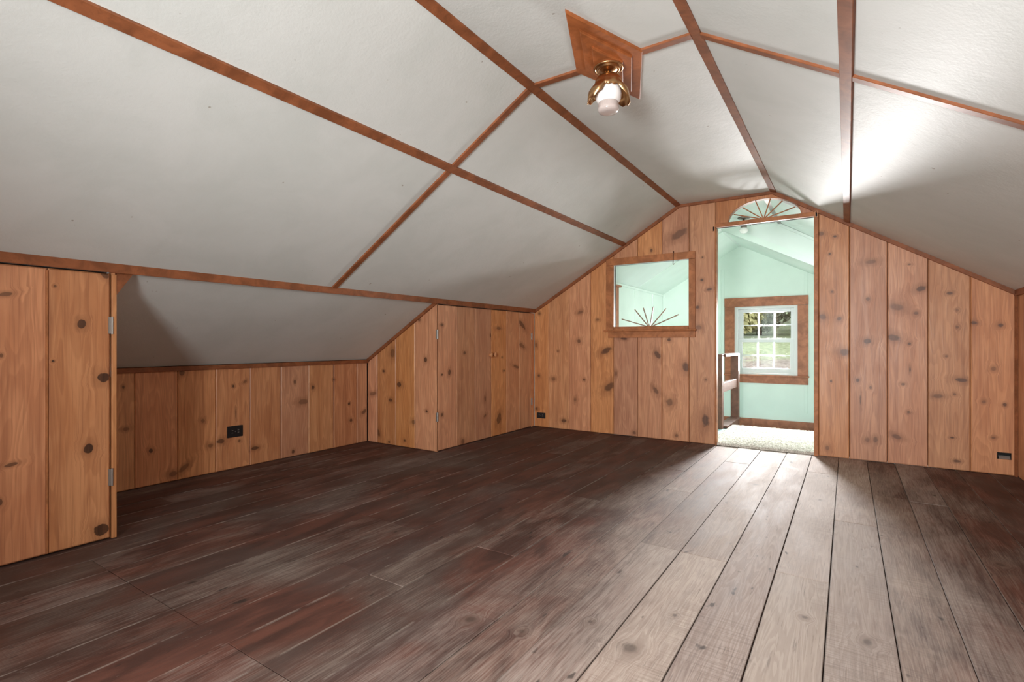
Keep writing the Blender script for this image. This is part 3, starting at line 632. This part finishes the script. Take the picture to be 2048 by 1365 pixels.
# left closet
cb2 = (XL - 0.4, 0.2, 0)
cl2 = empty('built_in_closet', cb2, 'knotty pine closet with four big dark round knots and one hinged stile', 'closet')
closet_door(cl2, cb2, [0.28, 0.540, 0.803, 1.047], 0.010, ZT, 1.0515, ((0.275, 0.359), (1.046, 1.130)))
lboard('stile', 'L', [(1.0525, 0.004), (YL, 0.004), (YL, ZT - 0.002), (1.0525, ZT - 0.002)], cl2, cb2, ch=0.002, lift=0.003)
box('bead', XL - 0.002, XL + 0.004, 0.797, 0.805, 0.012, ZT - 0.01, M['frame'], cl2, cb2, 0.001)
for y0, y1 in ((YB, -0.97), (-0.97, -0.72), (-0.72, -0.48), (-0.48, -0.22), (-0.22, 0.02), (0.02, 0.277)):
    lboard('front_plank', 'L', [(y0 + G, 0.004), (y1 - G, 0.004), (y1 - G, ZT), (y0 + G, ZT)], cl2, cb2)
for x0, x1 in ((XD, -3.80), (-3.80, -3.55), (-3.55, -3.30), (-3.30, XL - 0.002)):
    lboard('side_plank', 'S', [(x0 + G, 0.004), (x1 - G, 0.004), (x1 - G, zl(x1) - 0.004), (x0 + G, zl(x0) - 0.004)], cl2, cb2)
bm_ = bmesh.new()
add_box(bm_, XD, XL - 0.04, YL - 0.03, YL - 0.0205, -0.03, 0.82); add_box(bm_, XL - 0.06, XL - 0.04, YB, YL - 0.03, -0.03, 1.36)
link('carcass', bm_, M['backing'], cl2, cb2)
bm_ = bmesh.new()
P = [(YL + 0.001, 1.362), (YL + 0.075, 1.362), (YL + 0.052, 1.325), (YL + 0.001, 1.245)]
a = [bm_.verts.new((XL - 0.022, y, z)) for y, z in P]; b = [bm_.verts.new((XL - 0.002, y, z)) for y, z in P]
bm_.faces.new(a); bm_.faces.new(b[::-1])
for i in range(4): bm_.faces.new((a[i], a[(i + 1) % 4], b[(i + 1) % 4], b[i]))
link('corner_bracket', bm_, M['trim'], cl2, cb2)

# ------------------------------------------------------------------ right wall and the wall behind the camera
bm_ = bmesh.new(); add_box(bm_, XR + 0.0205, XR + 0.06, YB - 0.1, YF + 0.03, -0.1, ZK + 0.03)
wall_right = structure('wall_right', bm_, M['backing'])
y = YF - 0.002; rw = random.Random(3)
while y > YB + 0.05:
    y0 = max(YB, y - rw.choice([0.25, 0.265, 0.28]))
    prism('plank', 'E', [(y0 + G, 0.004), (y - G, 0.004), (y - G, 1.372), (y0 + G, 1.372)], 0.02, SHARED[1], wall_right); y = y0
WB = (-1.06, -0.14, 0.58, 1.72)
bm_ = bmesh.new()
def bpoly(P, y0, y1):
    a = [bm_.verts.new((x, y0, z)) for x, z in P]; b = [bm_.verts.new((x, y1, z)) for x, z in P]
    bm_.faces.new(a); bm_.faces.new(b[::-1])
    for i in range(len(P)): bm_.faces.new((a[i], b[i], b[(i + 1) % len(P)], a[(i + 1) % len(P)]))
for x0, x1 in ((XL - 0.1, WB[0]), (WB[1], XR + 0.1)): bpoly([(x0, 0), (x1, 0)] + rake(x0, x1, -0.02), YB - 0.1, YB - 0.021)
bpoly([(WB[0], 0), (WB[1], 0), (WB[1], WB[2]), (WB[0], WB[2])], YB - 0.1, YB - 0.021); bpoly([(WB[0], WB[3]), (WB[1], WB[3])] + rake(WB[0], WB[1], -0.02), YB - 0.1, YB - 0.021)
wall_back = structure('wall_back', bm_, M['backing'])
xs = [XL, -2.86, -2.58, -2.30, -2.02, -1.74, -1.40, WB[0], -0.75, -0.45, WB[1], 0.10, 0.32, 0.54, 0.80, XR]
for x0, x1 in zip(xs, xs[1:]):
    x0 += G; x1 -= G
    if x0 >= WB[0] and x1 <= WB[1]:
        prism('plank', 'B', [(x0, 0.004), (x1, 0.004), (x1, WB[2]), (x0, WB[2])], 0.02, SHARED[0], wall_back)
        prism('plank', 'B', [(x0, WB[3]), (x1, WB[3])] + rake(x0, x1, 0.004), 0.02, SHARED[0], wall_back)
    else: prism('plank', 'B', [(x0, 0.004), (x1, 0.004)] + rake(x0, x1, 0.004), 0.02, SHARED[0], wall_back)
rear = structure('window_3', bmesh.new(), M['casing'])
for q in ((WB[0] - 0.1, WB[0], WB[2] - 0.1, WB[3] + 0.1), (WB[1], WB[1] + 0.1, WB[2] - 0.1, WB[3] + 0.1), (WB[0], WB[1], WB[3], WB[3] + 0.1), (WB[0], WB[1], WB[2] - 0.1, WB[2])):
    box('casing', q[0], q[1], YB, YB + 0.018, q[2], q[3], M['casing'], rear, None, 0.002)

# ------------------------------------------------------------------ hall behind the doorway
def slab(bm_, P, off):
    """thick plate over the polygon P (3-D points), off = thickness vector"""
    a = [bm_.verts.new(p) for p in P]; b = [bm_.verts.new(Vector(p) + Vector(off)) for p in P]
    bm_.faces.new(a); bm_.faces.new(b[::-1])
    for i in range(len(P)): bm_.faces.new((a[i], b[i], b[(i + 1) % len(P)], a[(i + 1) % len(P)]))
HY0 = YF + 0.056
PKX, PKZ, HZL, BX1 = -1.27, 2.372, 1.735, -0.18     # bay ridge, knee height, bay right wall
bm_ = bmesh.new()
add_box(bm_, XH, XR + 0.2, YF + 0.03, 6.56, -0.1, 0.0)
hall_floor = structure('floor_hall', bm_, M['blue'])
bm_ = bmesh.new(); add_box(bm_, XH, BX1, 6.56, YH, -0.29, -0.19)
structure('floor_landing', bm_, M['blue'])
# back wall with its window opening
HW = (-1.34, -0.553, 0.545, 1.505)
bm_ = bmesh.new()
for P in ([(XH - 0.1, -0.3), (HW[0], -0.3), (HW[0], 2.5), (XH - 0.1, 2.5)], [(HW[1], -0.3), (BX1 + 0.1, -0.3), (BX1 + 0.1, 2.5), (HW[1], 2.5)],
          [(HW[0], -0.3), (HW[1], -0.3), (HW[1], HW[2]), (HW[0], HW[2])], [(HW[0], HW[3]), (HW[1], HW[3]), (HW[1], 2.5), (HW[0], 2.5)]):
    slab(bm_, [(x, YH, z) for x, z in P], (0, 0.12, 0))
wall_hall = structure('wall_hall_back', bm_, M['mint'])
for x in (-1.497, -0.459): box('batten', x - 0.022, x + 0.022, YH - 0.008, YH, 0.06, 2.05, M['mint'], wall_hall, None, 0.002)
box('seam_strip', -1.95, -1.91, YH - 0.006, YH, 0.06, 1.95, M['mint'], wall_hall, None, 0.002)
bm_ = bmesh.new(); add_box(bm_, XH - 0.1, XH, HY0, YH, -0.3, HZL + 0.03)
wl = structure('wall_hall_left', bm_, M['mint'])
for y in (6.57, 7.30): box('batten', XH, XH + 0.010, y - 0.02, y + 0.02, 0.0, HZL - 0.004, M['mint'], wl, None, 0.002)
box('cornice_strip', XH, XH + 0.012, HY0, YH, HZL - 0.03, HZL, M['mint'], wl, None, 0.002)
box('corner_strip', XH, XH + 0.025, YH - 0.012, YH, 0, HZL - 0.004, M['mint'], wl, None, 0.002)
bm_ = bmesh.new(); add_box(bm_, BX1, BX1 + 0.1, YS, YH, -0.3, 1.9); structure('wall_hall_bay', bm_, M['mint'])
bm_ = bmesh.new(); add_box(bm_, XR + 0.1, XR + 0.2, HY0, YS + 0.1, 0, 1.6); structure('wall_hall_right', bm_, M['mint'])
# hall ceiling: flat middle, slopes, lower gabled bay
bm_ = bmesh.new(); T = (0, 0, 0.08); XE = -0.655
def zhl(x): return HZL + (x - XH) * (PKZ - HZL) / (PKX - XH)
slab(bm_, [(XH - 0.1, HY0, zhl(XH - 0.1)), (PKX - 0.02, HY0, zhl(PKX - 0.02) + 0.02), (PKX - 0.02, YS, zhl(PKX - 0.02) + 0.02), (XH - 0.1, YS, zhl(XH - 0.1))], T)
slab(bm_, [(PKX - 0.02, HY0, ZC), (XE, HY0, ZC), (XE, YS + 0.02, ZC), (PKX - 0.02, YS + 0.02, ZC)], T)
slab(bm_, [(XE, HY0, ZC), (XR + 0.2, HY0, ZC - (XR + 0.2 - XE) * SR), (XR + 0.2, YS + 0.02, ZC - (XR + 0.2 - XE) * SR), (XE, YS + 0.02, ZC)], T)
ceil_hall = structure('ceiling_hall', bm_, M['hallceil'])
bm_ = bmesh.new(); ZB = PKZ - (BX1 - PKX) * 0.53
slab(bm_, [(XH - 0.1, YS, zhl(XH - 0.1)), (PKX, YS, PKZ), (PKX, YH, PKZ), (XH - 0.1, YH, zhl(XH - 0.1))], T)
slab(bm_, [(PKX, YS, PKZ), (BX1 + 0.1, YS, ZB - 0.053), (BX1 + 0.1, YH, ZB - 0.053), (PKX, YH, PKZ)], T)
link('bay_ceiling', bm_, M['mint'], ceil_hall)
bm_ = bmesh.new()
slab(bm_, [(PKX, YS + 0.004, PKZ), (BX1, YS + 0.004, ZB), (BX1, YS + 0.004, 0.0), (XR + 0.2, YS + 0.004, 0.0), (XR + 0.2, YS + 0.004, ZC - (XR + 0.2 - XE) * SR + 0.02), (XE, YS + 0.004, ZC + 0.02), (PKX, YS + 0.004, ZC + 0.02)], (0, 0.05, 0))
structure('wall_hall_gable', bm_, M['hallceil'])
strip('ceiling_strip', (XE, HY0, ZC), (XE, YS, ZC), NF, 0.045, 0.012, M['darkbrass'], ceil_hall)
strip('slope_strip', (XE - 0.03, YS, ZC - 0.004), (XR, YS, ZC - (XR - XE) * SR - 0.004), (0, -1, 0), 0.03, 0.012, M['hallceil'], ceil_hall)
strip('ridge_strip', (PKX, YS, PKZ - 0.004), (PKX, YH, PKZ - 0.004), NF, 0.035, 0.008, M['hallceil'], ceil_hall)
# skirting on the back wall
bm_ = bmesh.new(); add_box(bm_, XH, BX1, YH - 0.018, YH, -0.175, -0.08); add_box(bm_, XH, BX1, YH - 0.03, YH, -0.08, -0.055); add_box(bm_, XH, BX1, YH - 0.024, YH, -0.13, -0.118)
structure('baseboard_hall', bm_, M['casing'])
# casing of a doorway in the hall's left wall
d2s = structure('door_2', bmesh.new(), M['casing'])
box('casing', XH, XH + 0.02, 5.84, 5.95, 0, HZL - 0.055, M['casing'], d2s, None, 0.003)
box('head_cap', XH, XH + 0.045, 5.44, 5.985, HZL - 0.055, HZL - 0.032, M['casing'], d2s, None, 0.005)
# hall window
hw = structure('window_2', bmesh.new(), M['casing'])
def hbox(name, x0, x1, z0, z1, out, back, mat, parent=None, bev=0.002): return box(name, x0, x1, YH - out, YH + back, z0, z1, mat, parent or hw, None, bev)
hbox('casing_board', -1.468, HW[0] + 0.002, 0.557, 1.505, 0.02, 0.0, M['casing']); hbox('casing_board', HW[1] - 0.002, -0.43, 0.557, 1.505, 0.02, 0.0, M['casing'])
hbox('head_casing', -1.470, -0.428, 1.507, 1.632, 0.022, 0.0, M['casing'])
hbox('stool', -1.475, -0.420, 0.535, 0.557, 0.045, 0.0, M['casing'], None, 0.004); hbox('apron', -1.468, -0.43, 0.440, 0.535, 0.02, 0.0, M['casing'])
x0, x1, z0, z1 = HW
fw = 0.045
hbox('outer_frame', x0, x0 + fw, z0, z1, 0.004, 0.10, M['vinyl']); hbox('outer_frame', x1 - fw, x1, z0, z1, 0.004, 0.10, M['vinyl'])
hbox('outer_frame', x0 + fw, x1 - fw, z1 - 0.032, z1, 0.004, 0.10, M['vinyl']); hbox('outer_frame', x0 + fw, x1 - fw, z0, z0 + 0.03, 0.004, 0.10, M['vinyl'])
def sash(name, za, zb, gx0, gx1, ga, gb, yo, yi):
    s = hbox(name, x0 + fw, gx0, za, zb, yo, yi, M['vinyl'])
    for q in ((gx1, x1 - fw, za, zb), (gx0, gx1, za, ga), (gx0, gx1, gb, zb)): hbox('sash_rail', q[0], q[1], q[2], q[3], yo, yi, M['vinyl'], s)
    dx, dz = (gx1 - gx0) / 3, (gb - ga) / 2; ym = (yi - yo) / 2
    for i in (1, 2): box('muntin', gx0 + dx * i - 0.006, gx0 + dx * i + 0.006, YH + ym - 0.0035, YH + ym + 0.0035, ga, gb, M['vinyl'], s)
    box('muntin', gx0, gx1, YH + ym - 0.003, YH + ym + 0.003, ga + dz - 0.006, ga + dz + 0.006, M['vinyl'], s)
    for i in range(3):
        for k in range(2):
            box('pane', gx0 + dx * i + 0.009, gx0 + dx * (i + 1) - 0.009, YH + ym - 0.001, YH + ym + 0.001, ga + dz * k + 0.009, ga + dz * (k + 1) - 0.009, M['glass'], s)
sash('upper_sash', 1.03, z1 - 0.034, -1.236, -0.640, 1.060, 1.425, -0.055, 0.090)
sash('lower_sash', z0 + 0.032, 1.045, -1.242, -0.646, 0.645, 1.005, -0.012, 0.048)

# ------------------------------------------------------------------ things
# carpet in the hall
cx0, cx1, cy0, cy1 = -1.16, 0.60, YF + 0.012, 6.555
bm_ = bmesh.new(); nx, ny = 210, 160
from mathutils import noise as mn
rows = []
for j in range(ny + 1):
    row = []
    for i in range(nx + 1):
        x, y = cx0 + (cx1 - cx0) * i / nx, cy0 + (cy1 - cy0) * j / ny
        e = min(i, nx - i, j, ny - j)
        z = 0.022 + 0.006 * mn.noise((x * 60, y * 60, 0)) + 0.004 * mn.noise((x * 130, y * 130, 4))
        if e == 0: z = 0.002
        elif e == 1: z *= 0.75
        row.append(bm_.verts.new((x, y, z)))
    rows.append(row)
for j in range(ny):
    for i in range(nx): bm_.faces.new((rows[j][i], rows[j][i + 1], rows[j + 1][i + 1], rows[j + 1][i]))
m, nt, b = new_mat('grey_beige_carpet_pile')
geo = N(nt, 'ShaderNodeNewGeometry'); f = noise(nt, geo.outputs['Position'], 95.0, 4.0, 0.7)
nt.links.new(mix(nt, smooth(nt, f, 0.35, 0.65), rgb((0.36, 0.33, 0.28)), rgb((0.80, 0.76, 0.69))), b.inputs['Base Color']); b.inputs['Roughness'].default_value = 0.95
b.inputs['Specular IOR Level'].default_value = 0.1
cb3 = (-0.28, 5.9, 0)
carpet = link('hall_carpet', bm_, m, None, cb3)
carpet['label'] = 'grey beige deep pile carpet on the hall floor beyond the doorway'; carpet['category'] = 'carpet'
# railing at the stairwell
rb = (-1.235, 6.8, 0)
rl = empty('stair_railing', rb, 'dark wooden railing with flat boards beside the hall carpet', 'railing')
def rbox(n, *a): return box(n, *a, M['rail'], rl, rb, 0.003)
rbox('post', -1.300, -1.205, 6.24, 6.33, 0.0, 0.865); rbox('post', -1.285, -1.190, 7.20, 7.29, -0.19, 0.86)
rbox('top_rail', -1.300, -1.180, 6.331, 7.199, 0.835, 0.865); rbox('middle_rail', -1.255, -1.205, 6.331, 7.199, 0.42, 0.53)
rbox('base_board', -1.29, -1.165, 6.331, 7.199, 0.005, 0.030); rbox('fascia', -1.27, -1.195, 6.57, 7.199, -0.19, 0.004)
# ceiling lamp on its wooden diamond
LX, LY = -0.985, 2.365
lb = (LX, LY, ZC)
lamp = empty('ceiling_lamp', lb, 'brass ceiling lamp with white glass globe on a stepped wooden diamond', 'lamp')
zt = ZC
for k, (hy, hx, th) in enumerate(((0.462, 0.172, 0.014), (0.325, 0.121, 0.012), (0.20, 0.0745, 0.012))):
    P = [(LX, LY - hy), (LX + hx, LY), (LX, LY + hy), (LX - hx, LY)]; F = inset(P, 0.004)
    bm_ = bmesh.new()
    L = [[bm_.verts.new((p[0], p[1], z)) for p in Q] for Q, z in ((P, zt), (P, zt - th + 0.003), (F, zt - th))]
    for q in range(2):
        for i in range(4): bm_.faces.new((L[q][i], L[q][(i + 1) % 4], L[q + 1][(i + 1) % 4], L[q + 1][i]))
    bm_.faces.new(L[0]); bm_.faces.new(L[2][::-1])
    link('diamond_plate', bm_, M['medal'], lamp, lb); zt -= th
z = zt
bm_ = bmesh.new(); lathe(bm_, [(0.072, z), (0.074, z - 0.004), (0.070, z - 0.009), (0.063, z - 0.009), (0.061, z - 0.005), (0.058, z - 0.006), (0.056, z - 0.014), (0.050, z - 0.016), (0.046, z - 0.012), (0.042, z - 0.014), (0.030, z - 0.022), (0.014, z - 0.026), (0, z - 0.026)], LX, LY, 40)
link('canopy', bm_, M['brass'], lamp, lb, True)
bm_ = bmesh.new(); lathe(bm_, [(0.012, z - 0.02), (0.011, z - 0.036), (0.014, z - 0.042), (0.014, z - 0.046)], LX, LY, 20); link('stem', bm_, M['brass'], lamp, lb, True)
zc0 = z - 0.040; th0 = math.radians(38)
def lobes(a, r, zz):
    c = abs(math.cos(a - th0)); k = max(0.0, (c - 0.50) / 0.50) ** 0.6
    t = (zc0 - zz) / 0.072
    if t <= 0.66: return r, zz
    s = (t - 0.66) / 0.34
    bulge = math.sin(min(1.0, s * 0.8) * PI)
    return r + k * (0.020 * s + 0.022 * bulge) + 0.002 * s * math.cos(11 * a), zz - s * (0.062 * k + 0.003 * math.cos(16 * a))
bm_ = bmesh.new()
lathe(bm_, [(0.014, zc0), (0.036, zc0 - 0.002), (0.054, zc0 - 0.010), (0.063, zc0 - 0.022), (0.0665, zc0 - 0.034), (0.068, zc0 - 0.041), (0.069, zc0 - 0.046), (0.070, zc0 - 0.050), (0.071, zc0 - 0.054), (0.071, zc0 - 0.058), (0.0715, zc0 - 0.072)], LX, LY, 96, lobes)
cup = link('scalloped_cup', bm_, M['brass'], lamp, lb, True)
sm = cup.modifiers.new('sheet', 'SOLIDIFY'); sm.thickness = 0.002; sm.offset = 0
zg = zc0 - 0.032
bm_ = bmesh.new(); lathe(bm_, [(0.044, zg + 0.012), (0.046, zg), (0.051, zg - 0.014), (0.060, zg - 0.034), (0.0655, zg - 0.056), (0.0645, zg - 0.074), (0.057, zg - 0.092), (0.050, zg - 0.100), (0.048, zg - 0.102)], LX, LY, 40)
link('glass_globe', bm_, M['opal'], lamp, lb, True)
bm_ = bmesh.new(); zr0 = zg - 0.101
lathe(bm_, [(0.047, zr0), (0.0485, zr0 - 0.004), (0.0485, zr0 - 0.020), (0.050, zr0 - 0.024), (0.051, zr0 - 0.036), (0.046, zr0 - 0.046), (0.027, zr0 - 0.051), (0, zr0 - 0.052)], LX, LY, 96,
      lambda a, r, zz: (r + (0.0012 * math.cos(32 * a) if zz > zr0 - 0.022 else 0), zz))
link('globe_tip', bm_, M['ribbed'], lamp, lb, True)
# hall lamp
HX, HYL = -0.965, 6.17
hb = (HX, HYL, ZC)
hl_ = empty('hall_lamp', hb, 'small dark metal ceiling lamp in the hall behind the fanlight', 'lamp')
bm_ = bmesh.new(); lathe(bm_, [(0.062, ZC), (0.066, ZC - 0.008), (0.055, ZC - 0.016), (0.02, ZC - 0.022), (0, ZC - 0.022)], HX, HYL, 28); link('canopy', bm_, M['darkbrass'], hl_, hb, True)
bm_ = bmesh.new(); lathe(bm_, [(0.012, ZC - 0.02), (0.012, ZC - 0.05), (0.03, ZC - 0.06), (0.034, ZC - 0.11), (0.026, ZC - 0.115), (0, ZC - 0.115)], HX, HYL, 24); link('socket', bm_, M['darkbrass'], hl_, hb, True)
bm_ = bmesh.new(); lathe(bm_, [(0.026, ZC - 0.112), (0.042, ZC - 0.125), (0.046, ZC - 0.145), (0.034, ZC - 0.17), (0, ZC - 0.178)], HX, HYL, 24); link('globe', bm_, M['opal'], hl_, hb, True)
bm_ = bmesh.new(); tube(bm_, [(HX + 0.03, HYL + 0.01, ZC - 0.08), (HX + 0.06, HYL + 0.02, ZC - 0.085)], 0.005); lathe(bm_, [(0, ZC - 0.075), (0.009, ZC - 0.08), (0.009, ZC - 0.09), (0, ZC - 0.095)], HX + 0.064, HYL + 0.021, 10)
link('switch_key', bm_, M['darkbrass'], hl_, hb)
# outlets
def outlet(wall, a0, a1, b0, b1, label):
    O, EA, NN = (Vector(q) for q in AX[wall]); EB = Vector((0, 0, 1)); base = O + EA * (a0 + a1) / 2 + EB * b0
    t = empty('power_outlet', base, label, 'outlet')
    def ob(name, p0, p1, q0, q1, d0, d1, mat, par, bev=0.0):
        bm_ = bmesh.new(); ax = EA.x > 0.5
        pts = [O + EA * p0 + EB * q0 + NN * d0, O + EA * p1 + EB * q1 + NN * d1]
        lo = [min(pts[0][i], pts[1][i]) for i in range(3)]; hi = [max(pts[0][i], pts[1][i]) for i in range(3)]
        add_box(bm_, lo[0], hi[0], lo[1], hi[1], lo[2], hi[2])
        if bev: bmesh.ops.bevel(bm_, geom=bm_.edges[:], offset=bev, segments=2, affect='EDGES')
        return link(name, bm_, mat, par, base)
    ob('cover_plate', a0, a1, b0, b1, -0.002, 0.006, M['black'], t, 0.0022)
    w_, h_ = a1 - a0, b1 - b0; zc_ = (b0 + b1) / 2
    for s in (-1, 1):
        c = (a0 + a1) / 2 + s * w_ * 0.19
        r = ob('receptacle', c - w_ * 0.13, c + w_ * 0.13, zc_ - h_ * 0.24, zc_ + h_ * 0.24, 0.004, 0.0085, M['black'], t, 0.0015)
        for q in (-1, 1): ob('slot', c - w_ * 0.05, c + w_ * 0.05, zc_ + q * h_ * 0.1 - h_ * 0.022, zc_ + q * h_ * 0.1 + h_ * 0.022, 0.007, 0.0089, M['steel'], r)
    c = (a0 + a1) / 2; ob('screw', c - 0.003, c + 0.003, zc_ - 0.003, zc_ + 0.003, 0.005, 0.0075, M['steel'], t, 0.001)
outlet('D', 2.112, 2.236, 0.252, 0.342, 'black double outlet on the low alcove wall planks')
outlet('F', -3.090, -2.976, 0.104, 0.171, 'black double outlet low on the far wall beside the corner closet')
cut(outlet_plank, 0.947, 1.027, YF - 0.02, YF + 0.03, 0.120, 0.172)
cut(wall_far, 0.947, 1.027, YF, YF + 0.034, 0.120, 0.172)
eb_ = (0.987, YF, 0.12)
eo = empty('outlet_box', eb_, 'empty rectangular outlet hole with bare metal box near the right corner', 'outlet')
bm_ = bmesh.new()
for q in ((0.948, 1.026, YF + 0.030, YF + 0.033, 0.121, 0.171), (0.948, 0.950, YF + 0.004, YF + 0.030, 0.121, 0.171), (1.024, 1.026, YF + 0.004, YF + 0.030, 0.121, 0.171), (0.950, 1.024, YF + 0.004, YF + 0.030, 0.169, 0.171)): add_box(bm_, *q)
link('metal_box', bm_, M['slot'], eo, eb_)
bm_ = bmesh.new(); slab(bm_, [(0.958, YF + 0.004, 0.1215), (1.023, YF + 0.004, 0.1215), (1.023, YF + 0.022, 0.146), (0.958, YF + 0.022, 0.146)], (0, 0.003, 0.0))
link('bent_plate', bm_, M['galv'], eo, eb_)

# ------------------------------------------------------------------ outside the hall window
prof = [(8.3, -1.2), (10, -0.7), (13, 0.25), (19, 0.55), (24, 0.9), (30, 1.25), (40, 2.0), (60, 5.0), (90, 12.0)]
m, nt, b = new_mat('lawn_and_leaf_litter')
geo = N(nt, 'ShaderNodeNewGeometry'); sep = N(nt, 'ShaderNodeSeparateXYZ'); nt.links.new(geo.outputs['Position'], sep.inputs[0])
n0 = noise(nt, geo.outputs['Position'], 0.6, 4.0, 0.6); nf = noise(nt, geo.outputs['Position'], 7.0, 5.0, 0.75)
grs = mix(nt, smooth(nt, nf, 0.35, 0.65), rgb((0.10, 0.12, 0.045)), rgb((0.30, 0.32, 0.16)))
lit = mix(nt, smooth(nt, nf, 0.35, 0.65), rgb((0.09, 0.06, 0.042)), rgb((0.30, 0.235, 0.17)))
e = math_(nt, 'ADD', sep.outputs[1], math_(nt, 'MULTIPLY', math_(nt, 'SUBTRACT', n0, 0.5), 9.0))
nt.links.new(mix(nt, smooth(nt, e, 17.0, 19.5), lit, grs), b.inputs['Base Color']); b.inputs['Roughness'].default_value = 0.95
bm_ = bmesh.new()
for k in range(len(prof)):
    for x in (-40, 30): bm_.verts.new((x, prof[k][0], prof[k][1]))
bm_.verts.ensure_lookup_table()
for k in range(len(prof) - 1): bm_.faces.new((bm_.verts[2 * k], bm_.verts[2 * k + 1], bm_.verts[2 * k + 3], bm_.verts[2 * k + 2]))
structure('lawn_outside', bm_, m)
def gz(y):
    for (a, za), (c, zc_) in zip(prof, prof[1:]):
        if a <= y <= c: return za + (zc_ - za) * (y - a) / (c - a)
    return prof[-1][1]
leafmats = []
for nm, c0, c1 in (('dark_leaf', (0.13, 0.15, 0.07), (0.44, 0.46, 0.25)), ('olive_leaf', (0.18, 0.17, 0.06), (0.55, 0.48, 0.22)), ('grey_leaf', (0.16, 0.16, 0.10), (0.46, 0.45, 0.32))):
    m, nt, b = new_mat(nm); geo = N(nt, 'ShaderNodeNewGeometry')
    nt.links.new(mix(nt, geo.outputs['Random Per Island'], rgb(c0), rgb(c1)), b.inputs['Base Color']); b.inputs['Roughness'].default_value = 0.7; leafmats.append(m)
bark = simple('grey_bark', (0.12, 0.09, 0.07), 0.9, var=0.2)
def foliage_mesh(seed, rx, h, n, size):
    r = random.Random(seed); bm_ = bmesh.new()
    for _ in range(n):
        th, ph = r.random() * 2 * PI, math.acos(1 - 2 * r.random()); q = 0.55 + 0.45 * r.random() ** 0.5
        lump = 1 + 0.18 * math.sin(3 * th + seed) * math.sin(2 * ph + seed)
        p = Vector((rx * q * lump * math.sin(ph) * math.cos(th), rx * q * lump * math.sin(ph) * math.sin(th), h * 0.55 + h * 0.5 * q * math.cos(ph)))
        d = Vector((r.gauss(0, 1), r.gauss(0, 1), r.gauss(0, 1))).normalized(); s = d.orthogonal().normalized(); t_ = d.cross(s); k = size * (0.6 + r.random() * 0.8)
        v = [bm_.verts.new(p + s * k), bm_.verts.new(p + t_ * k * 0.5), bm_.verts.new(p - s * k), bm_.verts.new(p - t_ * k * 0.5)]
        bm_.faces.new(v)
    me = bpy.data.meshes.new('foliage'); bm_.to_mesh(me); bm_.free(); return me
fol = []
for k in range(3):
    me = foliage_mesh(k + 1, 1.5, 3.4, 2600, 0.16); me.materials.append(leafmats[k]); fol.append(me)
bm_ = bmesh.new(); lathe(bm_, [(0.10, -0.1), (0.08, 0.6), (0.05, 1.6), (0.0, 2.4)], 0, 0, 8); trunk = bpy.data.meshes.new('trunk'); bm_.to_mesh(trunk); bm_.free(); trunk.materials.append(bark)
rt = random.Random(5)
KIND = ('dark green', 'olive yellow', 'grey green')
for row, (y0, dx, kk, off) in enumerate(((28.3, 3.9, 1.0, 0.0), (32.4, 4.0, 1.08, 1.9), (36.8, 4.4, 1.35, 0.6), (43.0, 6.0, 1.8, 2.0))):
    for i in range(8):
        x, y = -16.5 - row * 1.6 + off + i * dx + rt.uniform(-0.15, 0.15), y0 + rt.uniform(-0.2, 0.2)
        q = (i * 2 + i // 3 + row) % 3
        t = empty('garden_bush', (x, y, gz(y)), KIND[q] + ' leafy bush in the hedge beyond the lawn outside the hall window', 'bush', 'hedge outside the hall window')
        t.rotation_euler.z = rt.random() * 6.28; k = kk * rt.uniform(0.95, 1.08); t.scale = (k, k, k * rt.uniform(0.95, 1.1))
        for nm, me in (('foliage', fol[q]), ('trunk', trunk)):
            o = bpy.data.objects.new(nm, me); COL.objects.link(o); o.parent = t
            if nm == 'foliage': o['kind'] = 'stuff'
